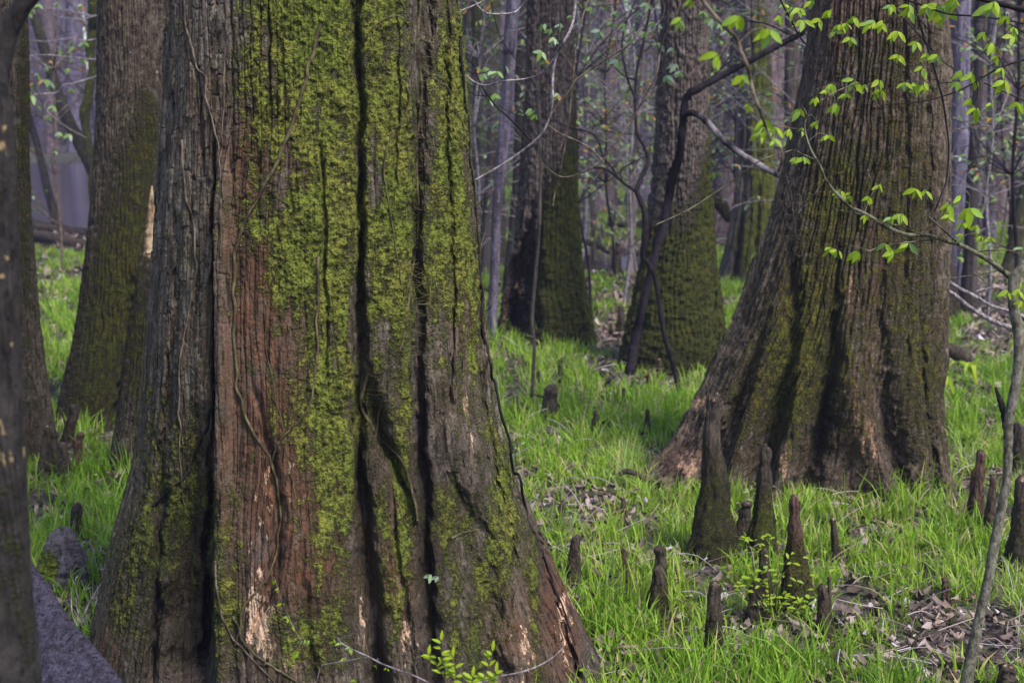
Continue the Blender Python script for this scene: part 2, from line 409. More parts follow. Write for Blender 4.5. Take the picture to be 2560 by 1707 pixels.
# ---- the great cypress in front
BIG_Y = 4.15
big_sil = [(-40, 424, 1144), (0, 420, 1148), (150, 414, 1160), (300, 408, 1174), (450, 396, 1187), (560, 388, 1198), (700, 380, 1206), (850, 368, 1222),
           (980, 360, 1240), (1090, 346, 1262), (1200, 318, 1302), (1310, 286, 1345), (1420, 264, 1392), (1500, 244, 1430),
           (1580, 228, 1468), (1707, 236, 1528), (1850, 225, 1600), (2100, 200, 1640)]
big_gr = [
    ([(0, 893), (300, 905), (560, 905), (900, 897), (1100, 897), (1300, 906), (1500, 925), (1707, 948), (1900, 960)], [10, 9, 9, 12, 16, 22, 26, 30, 32], [.06, .06, .07, .075, .09, .10, .11, .12, .12]),
    ([(0, 1062), (300, 1050), (560, 1040), (900, 1046), (1100, 1056), (1400, 1068), (1707, 1088), (1900, 1095)], [24, 22, 16, 14, 15, 17, 20, 22], [.06, .06, .065, .07, .08, .08, .09, .09]),
    ([(900, 915), (1050, 935), (1130, 965), (1200, 1005), (1330, 1030)], [12, 22, 24, 16, 10], [.05, .08, .08, .06, .03]),
    ([(380, 538), (560, 532), (900, 536), (1100, 530), (1400, 522), (1700, 515)], [6, 8, 9, 10, 14, 18], [.02, .035, .05, .06, .09, .12]),
    ([(1050, 500), (1250, 480), (1400, 470), (1707, 462)], [30, 48, 55, 58], [.03, .08, .12, .15]),
    ([(560, 440), (900, 425), (1200, 395), (1500, 382), (1707, 372)], [8, 9, 10, 12, 14], [.025, .03, .035, .05, .06]),
    ([(380, 805), (600, 815), (700, 810), (950, 820)], [5, 6, 6, 4], [.02, .03, .03, .01]),
    ([(980, 640), (1140, 688), (1300, 700), (1450, 695), (1580, 640)], [8, 14, 16, 12, 8], [.015, .04, .045, .04, .02]),
    ([(560, 1198), (800, 1203), (1000, 1212), (1200, 1240), (1400, 1290)], [6, 7, 8, 9, 10], [.02, .03, .035, .03, .03]),
    ([(1180, 1130), (1350, 1180), (1500, 1210), (1707, 1235)], [25, 40, 42, 40], [.02, .05, .06, .06]),
    ([(1200, 1340), (1420, 1372), (1600, 1420), (1707, 1450)], [7, 8, 10, 10], [.03, .05, .06, .06]),
    ([(0, 490), (200, 492), (400, 500)], [4, 4, 3], [.012, .012, .01]),
    ([(0, 980), (300, 985), (500, 975)], [4, 4, 3], [.015, .02, .01]),
    ([(0, 668), (260, 672)], [4, 3], [.015, .012]),
    ([(0, 1110), (300, 1112), (700, 1130), (1000, 1120)], [5, 5, 6, 5], [.02, .025, .025, .02]),
    ([(0, 575), (400, 582)], [4, 4], [.012, .012]),
    ([(1250, 980), (1500, 1010), (1707, 1030)], [6, 9, 9], [.015, .03, .03]),
    ([(1400, 760), (1707, 780)], [8, 10], [.01, .025]),
]
def big_disp(c):
    PX, PY, S, Z, fr = c['PX'], c['PY'], c['S'], c['Z'], c['front']
    # narrow standing ridge and rounded lobes
    d = .035 * np.exp(-((PX - np.interp(PY, [0, 600, 1000, 1400, 1707], [556, 558, 562, 560, 560])) / 17) ** 4) * sstep(250, 600, PY) * fr
    d += .035 * np.exp(-((PX - 985) / 50.0) ** 2) * fr * (1 - sstep(700, 1300, PY))
    d += .02 * np.exp(-((PX - np.interp(PY, [0, 1000, 1707], [1120, 1150, 1330])) / 55) ** 2) * fr
    d -= .014
    d += .05 * np.exp(-((PX - 720) / 120.0) ** 2) * fr * sstep(300, 1500, PY)
    # flaky bark plates on the upper left
    pl = np.clip(blobs(PX, PY, [(500, 100, 200, 420, 1.0), (470, 600, 100, 500, .7), (640, 300, 90, 300, .6)]), 0, 1) * fr
    wob = (fba(S * 14, Z * 3.5, 60, 3) - .5) * .05
    col = np.floor((S + wob) / .026); cx = (S + wob) / .026 - col
    ln = .05 + .10 * _h(col, col * 0, 61)
    zz = (Z + _h(col, col * 0 + 3, 62) * .4 + (fbm(S * 40, Z * 16, 63, 2) - .5) * .05) / ln
    row = np.floor(zz)
    hh = _h(col, row, 64)
    step = hh * .011 - .007 * (np.minimum(cx, 1 - cx) < .09) - .005 * ((zz - row) < .06)
    d += pl * step
    # shaggy strips elsewhere
    wob2 = (fba(S * 9, Z * 1.6, 65, 3) - .5) * .10
    c2 = np.floor((S + wob2) / .017); z2 = np.floor((Z + _h(c2, c2 * 0, 66) * 2) / (.2 + .3 * _h(c2, c2 * 0 + 1, 67)))
    fx2 = (S + wob2) / .017 - c2
    ms = c['moss'] = big_moss(PX, PY)
    d += (1 - pl) * (1 - .55 * np.clip(ms, 0, 1)) * (.0075 * _h(c2, z2, 68) - .005 * (np.minimum(fx2, 1 - fx2) < .12)) * fr
    d += ((fbm(S * 75, Z * 75, 70, 3) - .45) * .018 + (fbm(S * 22, Z * 12, 73, 2) - .4) * .012) * np.clip(ms, 0, 1) * fr
    return d
def big_moss(PX, PY):
    return np.clip(blobs(PX, PY, [
        (790, 60, 120, 200, .95), (790, 300, 105, 230, 1.0), (720, 180, 80, 170, .5), (690, 420, 50, 140, .3), (830, 620, 75, 300, .9), (760, 620, 90, 140, .55), (740, 800, 80, 160, .36),
        (860, 950, 40, 260, .9), (820, 1130, 80, 160, .45), (850, 1300, 60, 250, .35), (760, 1060, 90, 120, .4), (650, 800, 70, 260, .2), (640, 1150, 90, 200, .18), (610, 560, 60, 100, .25),
        (960, 250, 75, 420, 1.0), (975, 800, 60, 320, .8), (1010, 1100, 24, 320, .95), (940, 1250, 40, 120, .2),
        (985, 500, 46, 500, .25), (1130, 450, 50, 500, .3), (1135, 250, 55, 420, 1.0), (1130, 700, 70, 260, .8), (1200, 900, 40, 220, .6), (1255, 1200, 35, 220, 1.1), (1300, 1350, 30, 130, .7), (1340, 1560, 22, 220, .8),
        (600, 60, 50, 300, .18), (650, 150, 50, 240, .3), (480, 500, 160, 700, .22), (430, 1000, 100, 380, .25), (600, 1400, 25, 300, .25), (550, 1500, 30, 260, .5),
        (400, 1450, 150, 250, .28), (760, 1600, 160, 140, .55), (1150, 1350, 110, 220, .65), (1180, 1600, 110, 160, .55), (300, 1450, 60, 220, .5), (430, 1250, 90, 300, .35), (960, 1450, 40, 250, .4), (800, 1350, 70, 200, .3), (1000, 1500, 40, 150, .3)]) * (-.42 + 1.35 * fbm(PX * .014, PY * .007, 400, 3) + 1.4 * fba(PX * .05, PY * .011, 407, 3)), 0, 1.1)
def big_paint(c):
    PX, PY = c['PX'], c['PY']; m = np.zeros(PX.shape + (4,))
    m[..., 0] = c['moss'] * (.25 + .75 * c['front'])
    m[..., 1] = np.clip(blobs(PX, PY, [(660, 1150, 120, 420, 1.0), (640, 720, 90, 260, .85), (1000, 1380, 60, 220, 1.0), (820, 1250, 70, 220, .6), (740, 480, 22, 160, .7), (1420, 1600, 40, 170, 1.2), (1380, 1480, 30, 120, .9),
                                       (1300, 1600, 70, 140, .7), (260, 1640, 40, 80, .9), (780, 1400, 100, 260, .6), (620, 380, 60, 140, .8), (1250, 250, 10, 10, 0), (500, 280, 60, 200, .3), (1160, 750, 50, 300, .35)]), 0, 1)
    m[..., 2] = np.clip(blobs(PX, PY, [(655, 1560, 50, 110, 1.3), (740, 1650, 30, 90, .9), (650, 1280, 60, 180, .65), (800, 1330, 70, 160, .6), (730, 1180, 40, 100, .6), (705, 1060, 70, 90, .35),
                                       (905, 1580, 14, 140, .9), (1000, 1400, 40, 170, .8), (1020, 1600, 50, 120, .8), (1300, 1620, 60, 150, .85), (1420, 1560, 35, 160, .95), (1160, 1010, 12, 40, 1.2),
                                       (1178, 1090, 8, 60, 1.2), (830, 750, 18, 80, .95), (1140, 620, 45, 200, .45), (985, 620, 30, 120, .4), (560, 1050, 12, 260, .5), (460, 300, 30, 300, .25)]), 0, 1.5)
    wet_shade = np.clip(sstep(900, 1550, PY) * .45 + blobs(PX, PY, [(440, 1450, 110, 320, .8), (1080, 1300, 40, 420, .6), (900, 1100, 18, 700, .4), (1045, 900, 24, 900, .4), (1180, 1200, 60, 150, .5), (940, 1150, 40, 120, .6), (430, 900, 80, 220, .3)])
                  - .5 * np.clip(m[..., 2], 0, 1) - blobs(PX, PY, [(1260, 1200, 60, 220, .6), (1010, 1100, 24, 320, .4), (560, 1500, 30, 260, .35), (650, 1150, 90, 300, .25)]), 0, 1)
    m[..., 3] = wet_shade  # low wet stain plus groove shade painted into the bark colour
    return m
V, Fc, msk, base = trunk(BIG_Y, big_sil, big_gr, depz=([0, .8, 2.2], [.78, .85, .95]), H=8.5, ncf=860, ncb=120, nrv=1050, zmin=-.1, vis_top=2.25,
                         paint=big_paint, disp=big_disp, seed=3, lobes=.06, bark_d=.0035)
big = empty('cypress_tree', base, 'huge fluted cypress trunk in the foreground with bright green moss on its upper right', 'tree')
bigT = mk('trunk', V, Fc, M['big'], big, base, attrs={'mask': msk})

def bvh_of(V, nt, step=4):
    G = V.reshape(-1, nt, 3)[::step, ::step]
    a, b = G.shape[:2]
    i = np.arange(a - 1)[:, None] * b + np.arange(b - 1)[None, :]
    q = np.stack([i, i + 1, i + b + 1, i + b], -1).reshape(-1, 4)
    return BVHTree.FromPolygons([tuple(p) for p in G.reshape(-1, 3).tolist()], q.tolist())
BIGB = bvh_of(V, 980, 4)
CAMP = Vector((0, 0, HC))
def surf(px, py, bvh, fallback):
    p = at(px, py, 5.0); d = (Vector(p) - CAMP).normalized()
    h = bvh.ray_cast(CAMP, d)
    if h[0] is None: return at(px, py, fallback), None
    return np.array(h[0]), h[1]

def vine(pts, width, label, mat='vine', off=1.0, bvh=None, fb=4.0, root=None, name='vine', fuzz=0):
    """a stem lying on the bark; pts are picture points, width in picture pixels"""
    bvh = bvh or BIGB
    p2 = smooth_path(np.array([(a, b, 0) for a, b in pts], float), max(16, len(pts) * 7))
    P = []
    for a, b, _ in p2:
        a += (vn(b * .03, a * .01, 9) - .5) * 9
        q, nrm = surf(a, b, bvh, fb)
        P.append(q)
    P = np.array(P)
    yy = P[:, 1].copy()
    for k in range(3): yy[1:-1] = (yy[:-2] + yy[1:-1] + yy[2:]) / 3
    yy = np.minimum(yy, P[:, 1] + .01)
    r = width / 2 / F * P[:, 1].mean()
    P[:, 1] = yy - r * off
    t = np.linspace(0, 1, len(P)); rad = r * (1.1 - .5 * t) * (1 + .25 * (vn(t * 14, t * 0, 3) - .5))
    mb = MB(); mb.tube(P, rad, 7, len(P) * 2, rough=.12)
    if root is None:
        o = mb.build(name, M[mat], None, P[-1]); tag(o, label, name, None)
    else:
        o = mb.build('tendril', M[mat], root, P[-1])
    return o, P

v1, P1 = vine([(800, 60), (775, 163), (751, 250), (708, 370), (653, 479), (610, 566), (588, 653), (586, 762), (588, 870), (596, 980), (637, 1088), (680, 1157), (697, 1252), (697, 1361), (664, 1448), (610, 1524), (593, 1610)], 9,
              'long mossy vine running diagonally down the foreground cypress from top centre')
v2, _ = vine([(800, 640), (789, 925), (778, 1007), (740, 1056), (697, 1100), (682, 1150)], 7, 'short forked vine joining the long diagonal vine on the red brown bark')
v3, _ = vine([(460, -10), (463, 60), (480, 110), (497, 170), (520, 195), (515, 250), (530, 300), (545, 370), (552, 500), (556, 640)], 6, 'thin kinked pale vine crossing flaky grey bark at the upper left of the cypress', 'twigm')
v4, _ = vine([(566, -10), (567, 100), (556, 300), (548, 500), (544, 620)], 5, 'straight thin vine hanging down the flaky grey bark beside the kinked one', 'twigm')
v5, _ = vine([(455, 350), (462, 480), (486, 560), (490, 680), (472, 790), (452, 900), (450, 1040), (452, 1150), (462, 1260)], 6, 'thin curling vine low on the grey left flank of the cypress', 'twigm')
v6, _ = vine([(541, 950), (522, 1050), (495, 1120), (472, 1180), (430, 1222), (386, 1262)], 8, 'dark vine slanting down left across the shaded base of the cypress', 'twigd')
v7, P7 = vine([(1052, -10), (1046, 120), (1052, 250), (1042, 400), (1046, 560), (1024, 720), (1008, 850), (972, 930), (952, 1020), (938, 1090)], 8, 'hairy vine climbing the dark groove right of centre on the cypress')
mb = MB()
for k in range(420):
    i = rng.integers(0, int(len(P7) * .9)); p = P7[i] + rng.normal(0, .012, 3) * [1, .4, 1.5]
    L = .02 + .035 * rng.random(); sg = rng.choice([-1, 1], p=[.35, .65])
    q = p + [sg * L, -.012 * rng.random(), rng.normal(0, .012)]
    mb.tube([p, (p + q) / 2 + [0, -.01, -.006 * rng.random()], q + [0, 0, -.01 * rng.random()]], .0007, 3)
mb.build('rootlets', M['vine'], v7, P7[-1])
v8, _ = vine([(925, 905), (905, 1000), (925, 1060), (945, 1090), (985, 1125), (1010, 1165), (1030, 1215), (1045, 1300)], 10, 'mossy vine bridging the two dark grooves low on the cypress')
v9, _ = vine([(905, 112), (930, 75), (970, 45), (1005, 45), (1040, 85), (1060, 102), (1100, 110), (1142, 122)], 4, 'fine tendril arching over the mossy lobes near the top of the cypress', 'vine')
v10, _ = vine([(1050, 168), (1080, 195), (1118, 222), (1132, 262), (1150, 300), (1166, 345)], 4, 'fine pale tendril curving down the mossy right edge of the cypress', 'twigm')
v11, _ = vine([(1150, 92), (1157, 200), (1166, 300), (1180, 450), (1192, 560), (1200, 700), (1214, 850), (1250, 1020), (1290, 1170), (1325, 1310), (1375, 1430), (1440, 1610)], 9, 'dark vine following the right hand edge of the foreground cypress', 'twigd')
v12, _ = vine([(540, 1400), (548, 1500), (568, 1570), (620, 1630), (690, 1710)], 6, 'pale root trailing down the foot of the cypress at bottom left', 'twigm')
v13, _ = vine([(585, 1540), (610, 1600), (660, 1650), (720, 1690), (760, 1716)], 7, 'dark root curling across the pale torn bark at the foot of the cypress', 'vine')
v14, _ = vine([(1130, 1345), (1160, 1330), (1196, 1322)], 6, 'short stub of twig lying across dark mossy bark low on the right', 'vine')
v15, _ = vine([(965, 180), (1000, 200), (1020, 240), (1010, 300), (985, 335), (960, 420), (985, 600), (1012, 760)], 4, 'thin tendril on the middle mossy lobe of the cypress', 'vine')
v16, _ = vine([(660, 750), (672, 900), (720, 1150), (755, 1330)], 3, 'hair thin tendril on the red brown panel of the cypress', 'vine')

# ------------------------------------------------------------------ the other large trees
def simple_disp(plate=.0, seed=1, furrow=.006, fs=.035, mossd=.0, ln=.15):
    def f(c):
        S, Z, fr = c['S'], c['Z'], c['front']
        wob = (fba(S * 5, Z * 1.3, seed + 11, 3) - .5) * .11 + (fbm(S * 16, Z * 9, seed + 12, 2) - .5) * .022
        u = (S + wob) / fs; k = np.floor(u); fx = u - k
        zz = np.floor((Z + _h(k, k * 0, seed) * 3) / (ln + ln * 1.7 * _h(k, k * 0 + 1, seed)))
        d = furrow * (_h(k, zz, seed + 2) - .5) - furrow * 1.3 * (np.minimum(fx, 1 - fx) < .16)
        if mossd: d = d + mossd * (fbm(S * 40, Z * 40, seed + 3, 3) - .5)
        return d
    return f
def mk_paint(moss=(), red=(), pale=(), wet_shade=(), wet_shade_low=None, mossb=0.0):
    def f(c):
        PX, PY = c['PX'], c['PY']; m = np.zeros(PX.shape + (4,))
        m[..., 0] = np.clip(blobs(PX, PY, moss) + mossb, 0, 1.1)
        m[..., 1] = np.clip(blobs(PX, PY, red), 0, 1); m[..., 2] = np.clip(blobs(PX, PY, pale), 0, 1.5)
        w = blobs(PX, PY, wet_shade)
        if wet_shade_low: w = w + wet_shade_low[2] * sstep(wet_shade_low[0], wet_shade_low[1], PY)
        m[..., 3] = np.clip(w - .5 * np.clip(m[..., 2], 0, 1), 0, 1)  # wet foot stain plus crevice shade painted as dark colour
        return m
    return f
def tree(label, Y, sil, mat, name='tree', group=None, **kw):
    V, Fc, msk, b = trunk(Y, sil, **kw)
    b = b.copy(); b[2] = float(gz(b[0], b[1]))
    r = empty(name, b, label, 'tree', group)
    o = mk('trunk', V, Fc, M[mat], r, b, attrs={'mask': msk})
    return r, V

# right hand cypress
r_sil = [(0, 2040, 2366), (150, 2025, 2372), (300, 1998, 2371), (450, 1966, 2370), (560, 1940, 2368), (700, 1894, 2368), (800, 1858, 2366), (900, 1812, 2364), (980, 1776, 2352),
         (1050, 1736, 2356), (1110, 1704, 2366), (1160, 1656, 2374), (1215, 1598, 2386), (1290, 1550, 2400)]
r_gr = [([(850, 1905), (1000, 1850), (1100, 1808), (1230, 1770)], [14, 24, 26, 26], [.04, .10, .13, .13]),
        ([(600, 1975), (850, 1985), (1000, 1950), (1100, 1920), (1230, 1890)], [12, 20, 26, 30, 30], [.03, .07, .11, .15, .16]),
        ([(640, 2085), (900, 2080), (1000, 2062), (1100, 2040), (1250, 2000)], [10, 22, 28, 34, 38], [.03, .10, .14, .17, .18]),
        ([(650, 2205), (900, 2200), (1000, 2196), (1120, 2215), (1250, 2245)], [10, 18, 24, 28, 30], [.02, .06, .10, .13, .14]),
        ([(700, 2310), (950, 2305), (1100, 2320), (1230, 2340)], [8, 10, 14, 16], [.02, .05, .09, .10]),
        ([(0, 2262), (400, 2270), (900, 2262)], [6, 7, 6], [.02, .03, .02]), ([(0, 2322), (800, 2328)], [6, 6], [.03, .03]),
        ([(0, 2148), (500, 2140), (800, 2150)], [5, 6, 5], [.015, .02, .01]),
        ([(1050, 1740), (1200, 1680)], [10, 14], [.04, .07])]
r_gr = [(a_, b_, [v * .6 for v in c_]) for a_, b_, c_ in r_gr]
def r_disp(c):
    PX, PY = c['PX'], c['PY']
    d = simple_disp(seed=21, furrow=.007, fs=.019, ln=.05)(c) + simple_disp(seed=25, furrow=.008, fs=.047, ln=.09)(c) + .014 * (fbm(c['S'] * 34, c['Z'] * 20, 29, 3) - .5)
    for pts, wd, h in (([(700, 2145), (950, 2125), (1100, 2150), (1260, 2215)], 38, .12), ([(800, 2020), (1000, 2000), (1230, 1945)], 22, .07), ([(700, 2250), (1230, 2290)], 30, .06),
                       ([(800, 1940), (1000, 1895), (1230, 1830)], 24, .06)):
        p = np.array(pts, float); d += h * np.exp(-((PX - np.interp(PY, p[:, 0], p[:, 1])) / wd) ** 2) * sstep(650, 1180, PY) * c['front']
    return d
RT, RV = tree('broad buttressed cypress at right with furrowed brown bark and spreading root flutes', 6.5, r_sil, 'right', name='cypress_tree', grooves=r_gr, H=9.5, depz=([0, .5, 1.6], [.5, .62, .8]),
     ncf=620, ncb=80, nrv=800, vis_top=2.5, disp=r_disp, seed=31, bark_d=.005, lobes=.05,
     paint=mk_paint(mossb=.08, moss=[(2180, 350, 150, 300, .28), (2130, 420, 50, 80, .25), (2050, 750, 140, 260, .62), (2280, 600, 90, 420, .42), (2310, 1000, 80, 260, .5), (1900, 1000, 120, 200, .55), (2130, 1050, 60, 150, .4), (2070, 480, 60, 120, .4), (2000, 950, 60, 200, .4), (2200, 100, 140, 120, .3)],
                    red=[(2120, 60, 90, 120, .55), (2180, 700, 40, 160, .4), (1720, 1150, 60, 60, .6), (2140, 1080, 40, 150, .5), (2230, 320, 60, 60, .35)],
                    pale=[(2120, 80, 120, 160, .35), (1752, 970, 20, 90, 1.5), (1722, 1170, 26, 50, 1.5), (1966, 1120, 17, 90, 1.5), (2122, 700, 16, 110, 1.2), (2150, 1080, 20, 80, 1.0), (2120, 1020, 22, 160, .7), (1900, 800, 60, 130, .35), (1990, 720, 80, 150, .35), (2215, 720, 40, 160, .35), (2180, 1130, 40, 70, .5), (2290, 1120, 20, 80, .6), (2160, 400, 160, 400, .18)],
                    wet_shade=[(2210, 1140, 50, 120, .5), (2060, 1080, 30, 200, .4), (1860, 1080, 60, 150, .25), (2070, 900, 20, 200, .4), (1960, 1180, 200, 60, .2)], wet_shade_low=(850, 1200, .2)))
RB = bvh_of(RV, 700, 5)

# tree with the hollow foot, middle
d_sil = [(0, 1318, 1432), (200, 1316, 1436), (430, 1300, 1442), (560, 1290, 1448), (640, 1280, 1454), (700, 1266, 1462), (780, 1250, 1478), (860, 1238, 1492), (900, 1230, 1500)]
tree('middle distance tree with a black hollow foot and thick dark moss on its right', 10.55, d_sil, 'mid', ncf=220, nrv=420, vis_top=3.0, H=12, dep=.85, seed=41,
     grooves=[([(540, 1332), (620, 1318), (700, 1300), (860, 1270)], [8, 22, 34, 46], [.05, .2, .3, .36]), ([(0, 1350), (500, 1352)], [4, 5], [.02, .02]), ([(450, 1362), (700, 1345), (860, 1340)], [6, 8, 10], [.03, .06, .08]), ([(780, 1450), (860, 1455)], [5, 8], [.03, .06])],
     disp=simple_disp(seed=44, furrow=.010, fs=.026, mossd=.035, ln=.8),
     paint=mk_paint(moss=[(1440, 420, 22, 260, .8), (1410, 720, 75, 210, 1.5), (1410, 520, 45, 110, .9), (1400, 820, 90, 90, 1.2)],
                    pale=[(1300, 730, 26, 50, 1.05), (1262, 790, 12, 50, 1.0), (1362, 570, 14, 30, 1.1)], wet_shade=[(1290, 820, 56, 90, 1.6), (1310, 700, 30, 90, .7), (1400, 860, 90, 40, .4)]))  # dark blobs paint the shade inside the hollow foot
# second mossy tree
e_sil = [(0, 1652, 1772), (200, 1648, 1772), (300, 1642, 1775), (450, 1632, 1779), (560, 1615, 1786), (640, 1602, 1792), (720, 1586, 1802), (800, 1568, 1812), (870, 1552, 1820), (930, 1545, 1826)]
tree('smooth grey tree in the middle distance whose swollen lower trunk is wrapped in dark moss', 9.6, e_sil, 'mid', ncf=220, nrv=420, vis_top=2.9, H=11, dep=.85, seed=51,
     grooves=[([(600, 1640), (760, 1610), (920, 1580)], [5, 8, 12], [.02, .05, .08]), ([(0, 1690), (500, 1692)], [4, 4], [.015, .015]), ([(640, 1780), (920, 1800)], [5, 9], [.02, .05])],
     disp=simple_disp(seed=54, furrow=.007, fs=.02, mossd=.035, ln=.8),
     paint=mk_paint(moss=[(1770, 480, 26, 120, .75), (1710, 740, 120, 200, 1.5), (1620, 800, 80, 140, .9), (1770, 880, 60, 80, .9), (1780, 300, 14, 300, .4)], wet_shade=[(1700, 900, 130, 50, .6)], wet_shade_low=(700, 900, .25)))
# paler tree behind, between the two
tree('pale grey and green trunk behind the gap left of the right hand cypress', 14.4, [(0, 1838, 1926), (300, 1842, 1930), (450, 1838, 1938), (560, 1824, 1948), (640, 1808, 1960), (712, 1786, 1974), (740, 1780, 1985)], 'palegreen',
     ncf=120, nrv=200, vis_top=4, H=13, seed=61, grooves=[([(300, 1868), (600, 1850), (720, 1822)], [4, 6, 9], [.02, .07, .12]), ([(350, 1905), (700, 1890)], [4, 8], [.02, .07])],
     disp=simple_disp(seed=64, furrow=.012, fs=.06), paint=mk_paint(moss=[(1912, 430, 36, 240, 1.3), (1900, 150, 26, 300, .8), (1900, 640, 60, 90, .8), (1850, 600, 30, 100, .4)], wet_shade_low=(560, 720, .5)))
# left rear tree
l_sil = [(0, 246, 420), (200, 244, 424), (400, 237, 428), (560, 224, 432), (700, 206, 436), (800, 192, 440), (900, 172, 446), (980, 152, 452), (1050, 138, 460), (1120, 120, 470)]
tree('large mottled brown and moss green trunk just behind the left edge of the foreground cypress', 7.9, l_sil, 'left', ncf=300, nrv=520, vis_top=2.6, H=10, dep=.8, seed=71,
     grooves=[([(700, 330), (900, 318), (1080, 300)], [8, 12, 16], [.03, .08, .10])], disp=simple_disp(seed=74, furrow=.006, fs=.02, mossd=.01),
     paint=mk_paint(moss=[(370, 300, 50, 120, .6), (330, 480, 90, 160, .62), (300, 700, 130, 160, .68), (280, 900, 140, 160, .68), (220, 1010, 90, 80, .4)], pale=[], wet_shade_low=(800, 1100, .35)))
# far left trunk
tree('mottled brown trunk at the far left, widening to a mossy foot', 7.0, [(0, -80, 66), (400, -80, 72), (600, -85, 80), (800, -95, 97), (950, -110, 116), (1080, -130, 135), (1160, -150, 150)], 'left', ncf=200, nrv=380, vis_top=2.5, H=9, dep=.8, seed=81,
     disp=simple_disp(seed=84, furrow=.006, fs=.02, mossd=.01), paint=mk_paint(moss=[(60, 250, 20, 300, .6), (60, 800, 60, 500, .5)], wet_shade_low=(900, 1150, .4)))
# near dark trunk, out of focus
tree('dark blurred young trunk with pale fungus patches closest to the camera at the left edge', 2.15, [(-60, -160, -8), (0, -150, 0), (120, -130, 14), (250, -120, 34), (400, -110, 42), (700, -100, 50), (1000, -100, 62), (1300, -105, 74), (1500, -110, 84), (1707, -115, 97), (2400, -120, 110)], 'dark',
     ncf=200, nrv=300, vis_top=2.0, H=4.5, dep=.9, seed=91, zmin=0, disp=simple_disp(seed=94, furrow=.002, fs=.012),
     paint=mk_paint(moss=[(20, 470, 40, 60, .45), (20, 1300, 50, 200, .4), (60, 1550, 40, 200, .4)], pale=[(15, 640, 40, 16, .85), (5, 692, 20, 12, .8), (36, 862, 26, 16, .85), (20, 318, 30, 10, .8), (12, 1150, 60, 50, .8), (10, 380, 40, 40, .9), (30, 1060, 60, 60, .7), (20, 500, 40, 40, .7)]))
mb = MB(); Yn = 2.35
mb.tube([at(-40, 420, Yn), at(-12, 260, Yn), at(0, 160, Yn), at(25, 70, Yn), at(75, -10, Yn), at(150, -90, Yn)], np.array([.018, .019, .018, .016, .015, .014]), 12, 50, rough=.03)
o = mb.build('curved_stem', M['dark'], None, at(-40, 420, Yn)); tag(o, 'dark curved stem arching across the top left corner in front of the left trunk', 'stem')

# broken mossy trunk between
tree('narrow mossy broken trunk, torn pale at its top, touching the foreground cypress from behind', 6.6, [(640, 352, 392), (700, 340, 396), (800, 322, 410), (900, 308, 425), (1000, 296, 440), (1120, 280, 460), (1200, 275, 470)], 'left', ncf=120, nrv=240, vis_top=1.06, H=1.1, dep=.8, seed=101,
     disp=simple_disp(seed=104, furrow=.006, fs=.02, mossd=.01), paint=mk_paint(moss=[(340, 850, 90, 300, .7)]), name='broken_trunk')
mb = MB()
mb.tube([at(372, 650, 6.6), at(377, 560, 6.6), at(379, 500, 6.6), at(380, 464, 6.6)], np.array([.030, .020, .012, .003]), 9, 34, rough=.32)
mb.tube([at(384, 650, 6.62), at(388, 560, 6.62), at(386, 520, 6.62)], np.array([.03, .016, .004]), 7, 18, rough=.2)

M['fungus'] = bark('fungus', (.30, .20, .09), (.55, .42, .24), freq=2, stretch=1, bump=.003)
bt = [o for o in C.objects if o.name == 'broken_trunk'][0]
mb.build('torn_splinter', M['wood'], bt, at(372, 650, 6.6))

# slimmer named trunks
def stem(name, label, pts, wid, Y, mat, cat='tree', top=True, moss=0.0, group=None, seg=14, rough=.06, parent=None, wet_shade=0.0, bumps=0.0, pname='trunk'):
    """a round stem through picture points at depth Y, widths in picture pixels; runs on to the ground"""
    P = np.array([at(a, b, Y if np.isscalar(Y) else Y[i]) for i, (a, b) in enumerate(pts)])
    w = np.broadcast_to(np.asarray(wid, float), (len(P),)) / 2 / F * P[:, 1]
    if top:
        d = P[0] - P[1]; d /= np.linalg.norm(d); ext = P[0] + d * 4; P = np.vstack([ext, P]); w = np.concatenate([[w[0] * .8], w])
    base = P[-1].copy()
    n = int(np.clip(np.linalg.norm(np.diff(P, axis=0), axis=1).sum() / .05, 24, 160))
    mb = MB(); mb.tube(P, w, seg, n, rough=rough)
    Vv = np.vstack(mb.v); 
    if bumps:
        Vv[:, 0] += (fbm(Vv[:, 2] * 6, Vv[:, 0] * 6, 4, 2) - .5) * bumps
    msk = np.zeros((len(Vv), 4)); msk[:, 0] = moss * (.6 + .6 * vn(Vv[:, 2] * 1.5, Vv[:, 0] * 2, 8)); msk[:, 3] = wet_shade
    if parent is None:
        r = empty(name, base, label, cat, group)
    else: r = parent
    o = mk(pname, Vv, np.vstack(mb.f), M[mat], r, base, attrs={'mask': msk})
    return r
stem('tree', 'slim crooked tree coated in green moss beside the left rear trunk', [(236, -10), (233, 40), (228, 110), (229, 180), (222, 232), (214, 285), (219, 335), (228, 400), (236, 480), (240, 560)], [30, 28, 22, 20, 24, 28, 22, 22, 24, 26], 15, 'mid', moss=.85, bumps=.05)
stem('tree', 'leaning brown trunk over the water at left, tilting away to the upper left', [(70, -20), (110, 120), (140, 220), (165, 290), (205, 370), (235, 430), (262, 520), (275, 580)], [24, 26, 28, 30, 32, 34, 36, 40], 20, 'fardark', moss=.5)
stem('tree', 'thin dark trunk leaning over the pond near the far left', [(40, 150), (72, 290), (95, 370), (118, 470), (148, 577)], [14, 16, 18, 20, 26], 20.5, 'fardark', moss=.3)
stem('tree', 'slender lavender grey trunk with dark foot right of the foreground cypress', [(1286, -10), (1275, 120), (1268, 250), (1256, 380), (1248, 470), (1240, 560), (1238, 650), (1232, 760), (1230, 870)], [34, 32, 32, 30, 26, 24, 24, 26, 28], 10.4, 'far', moss=.2, wet_shade=.35)
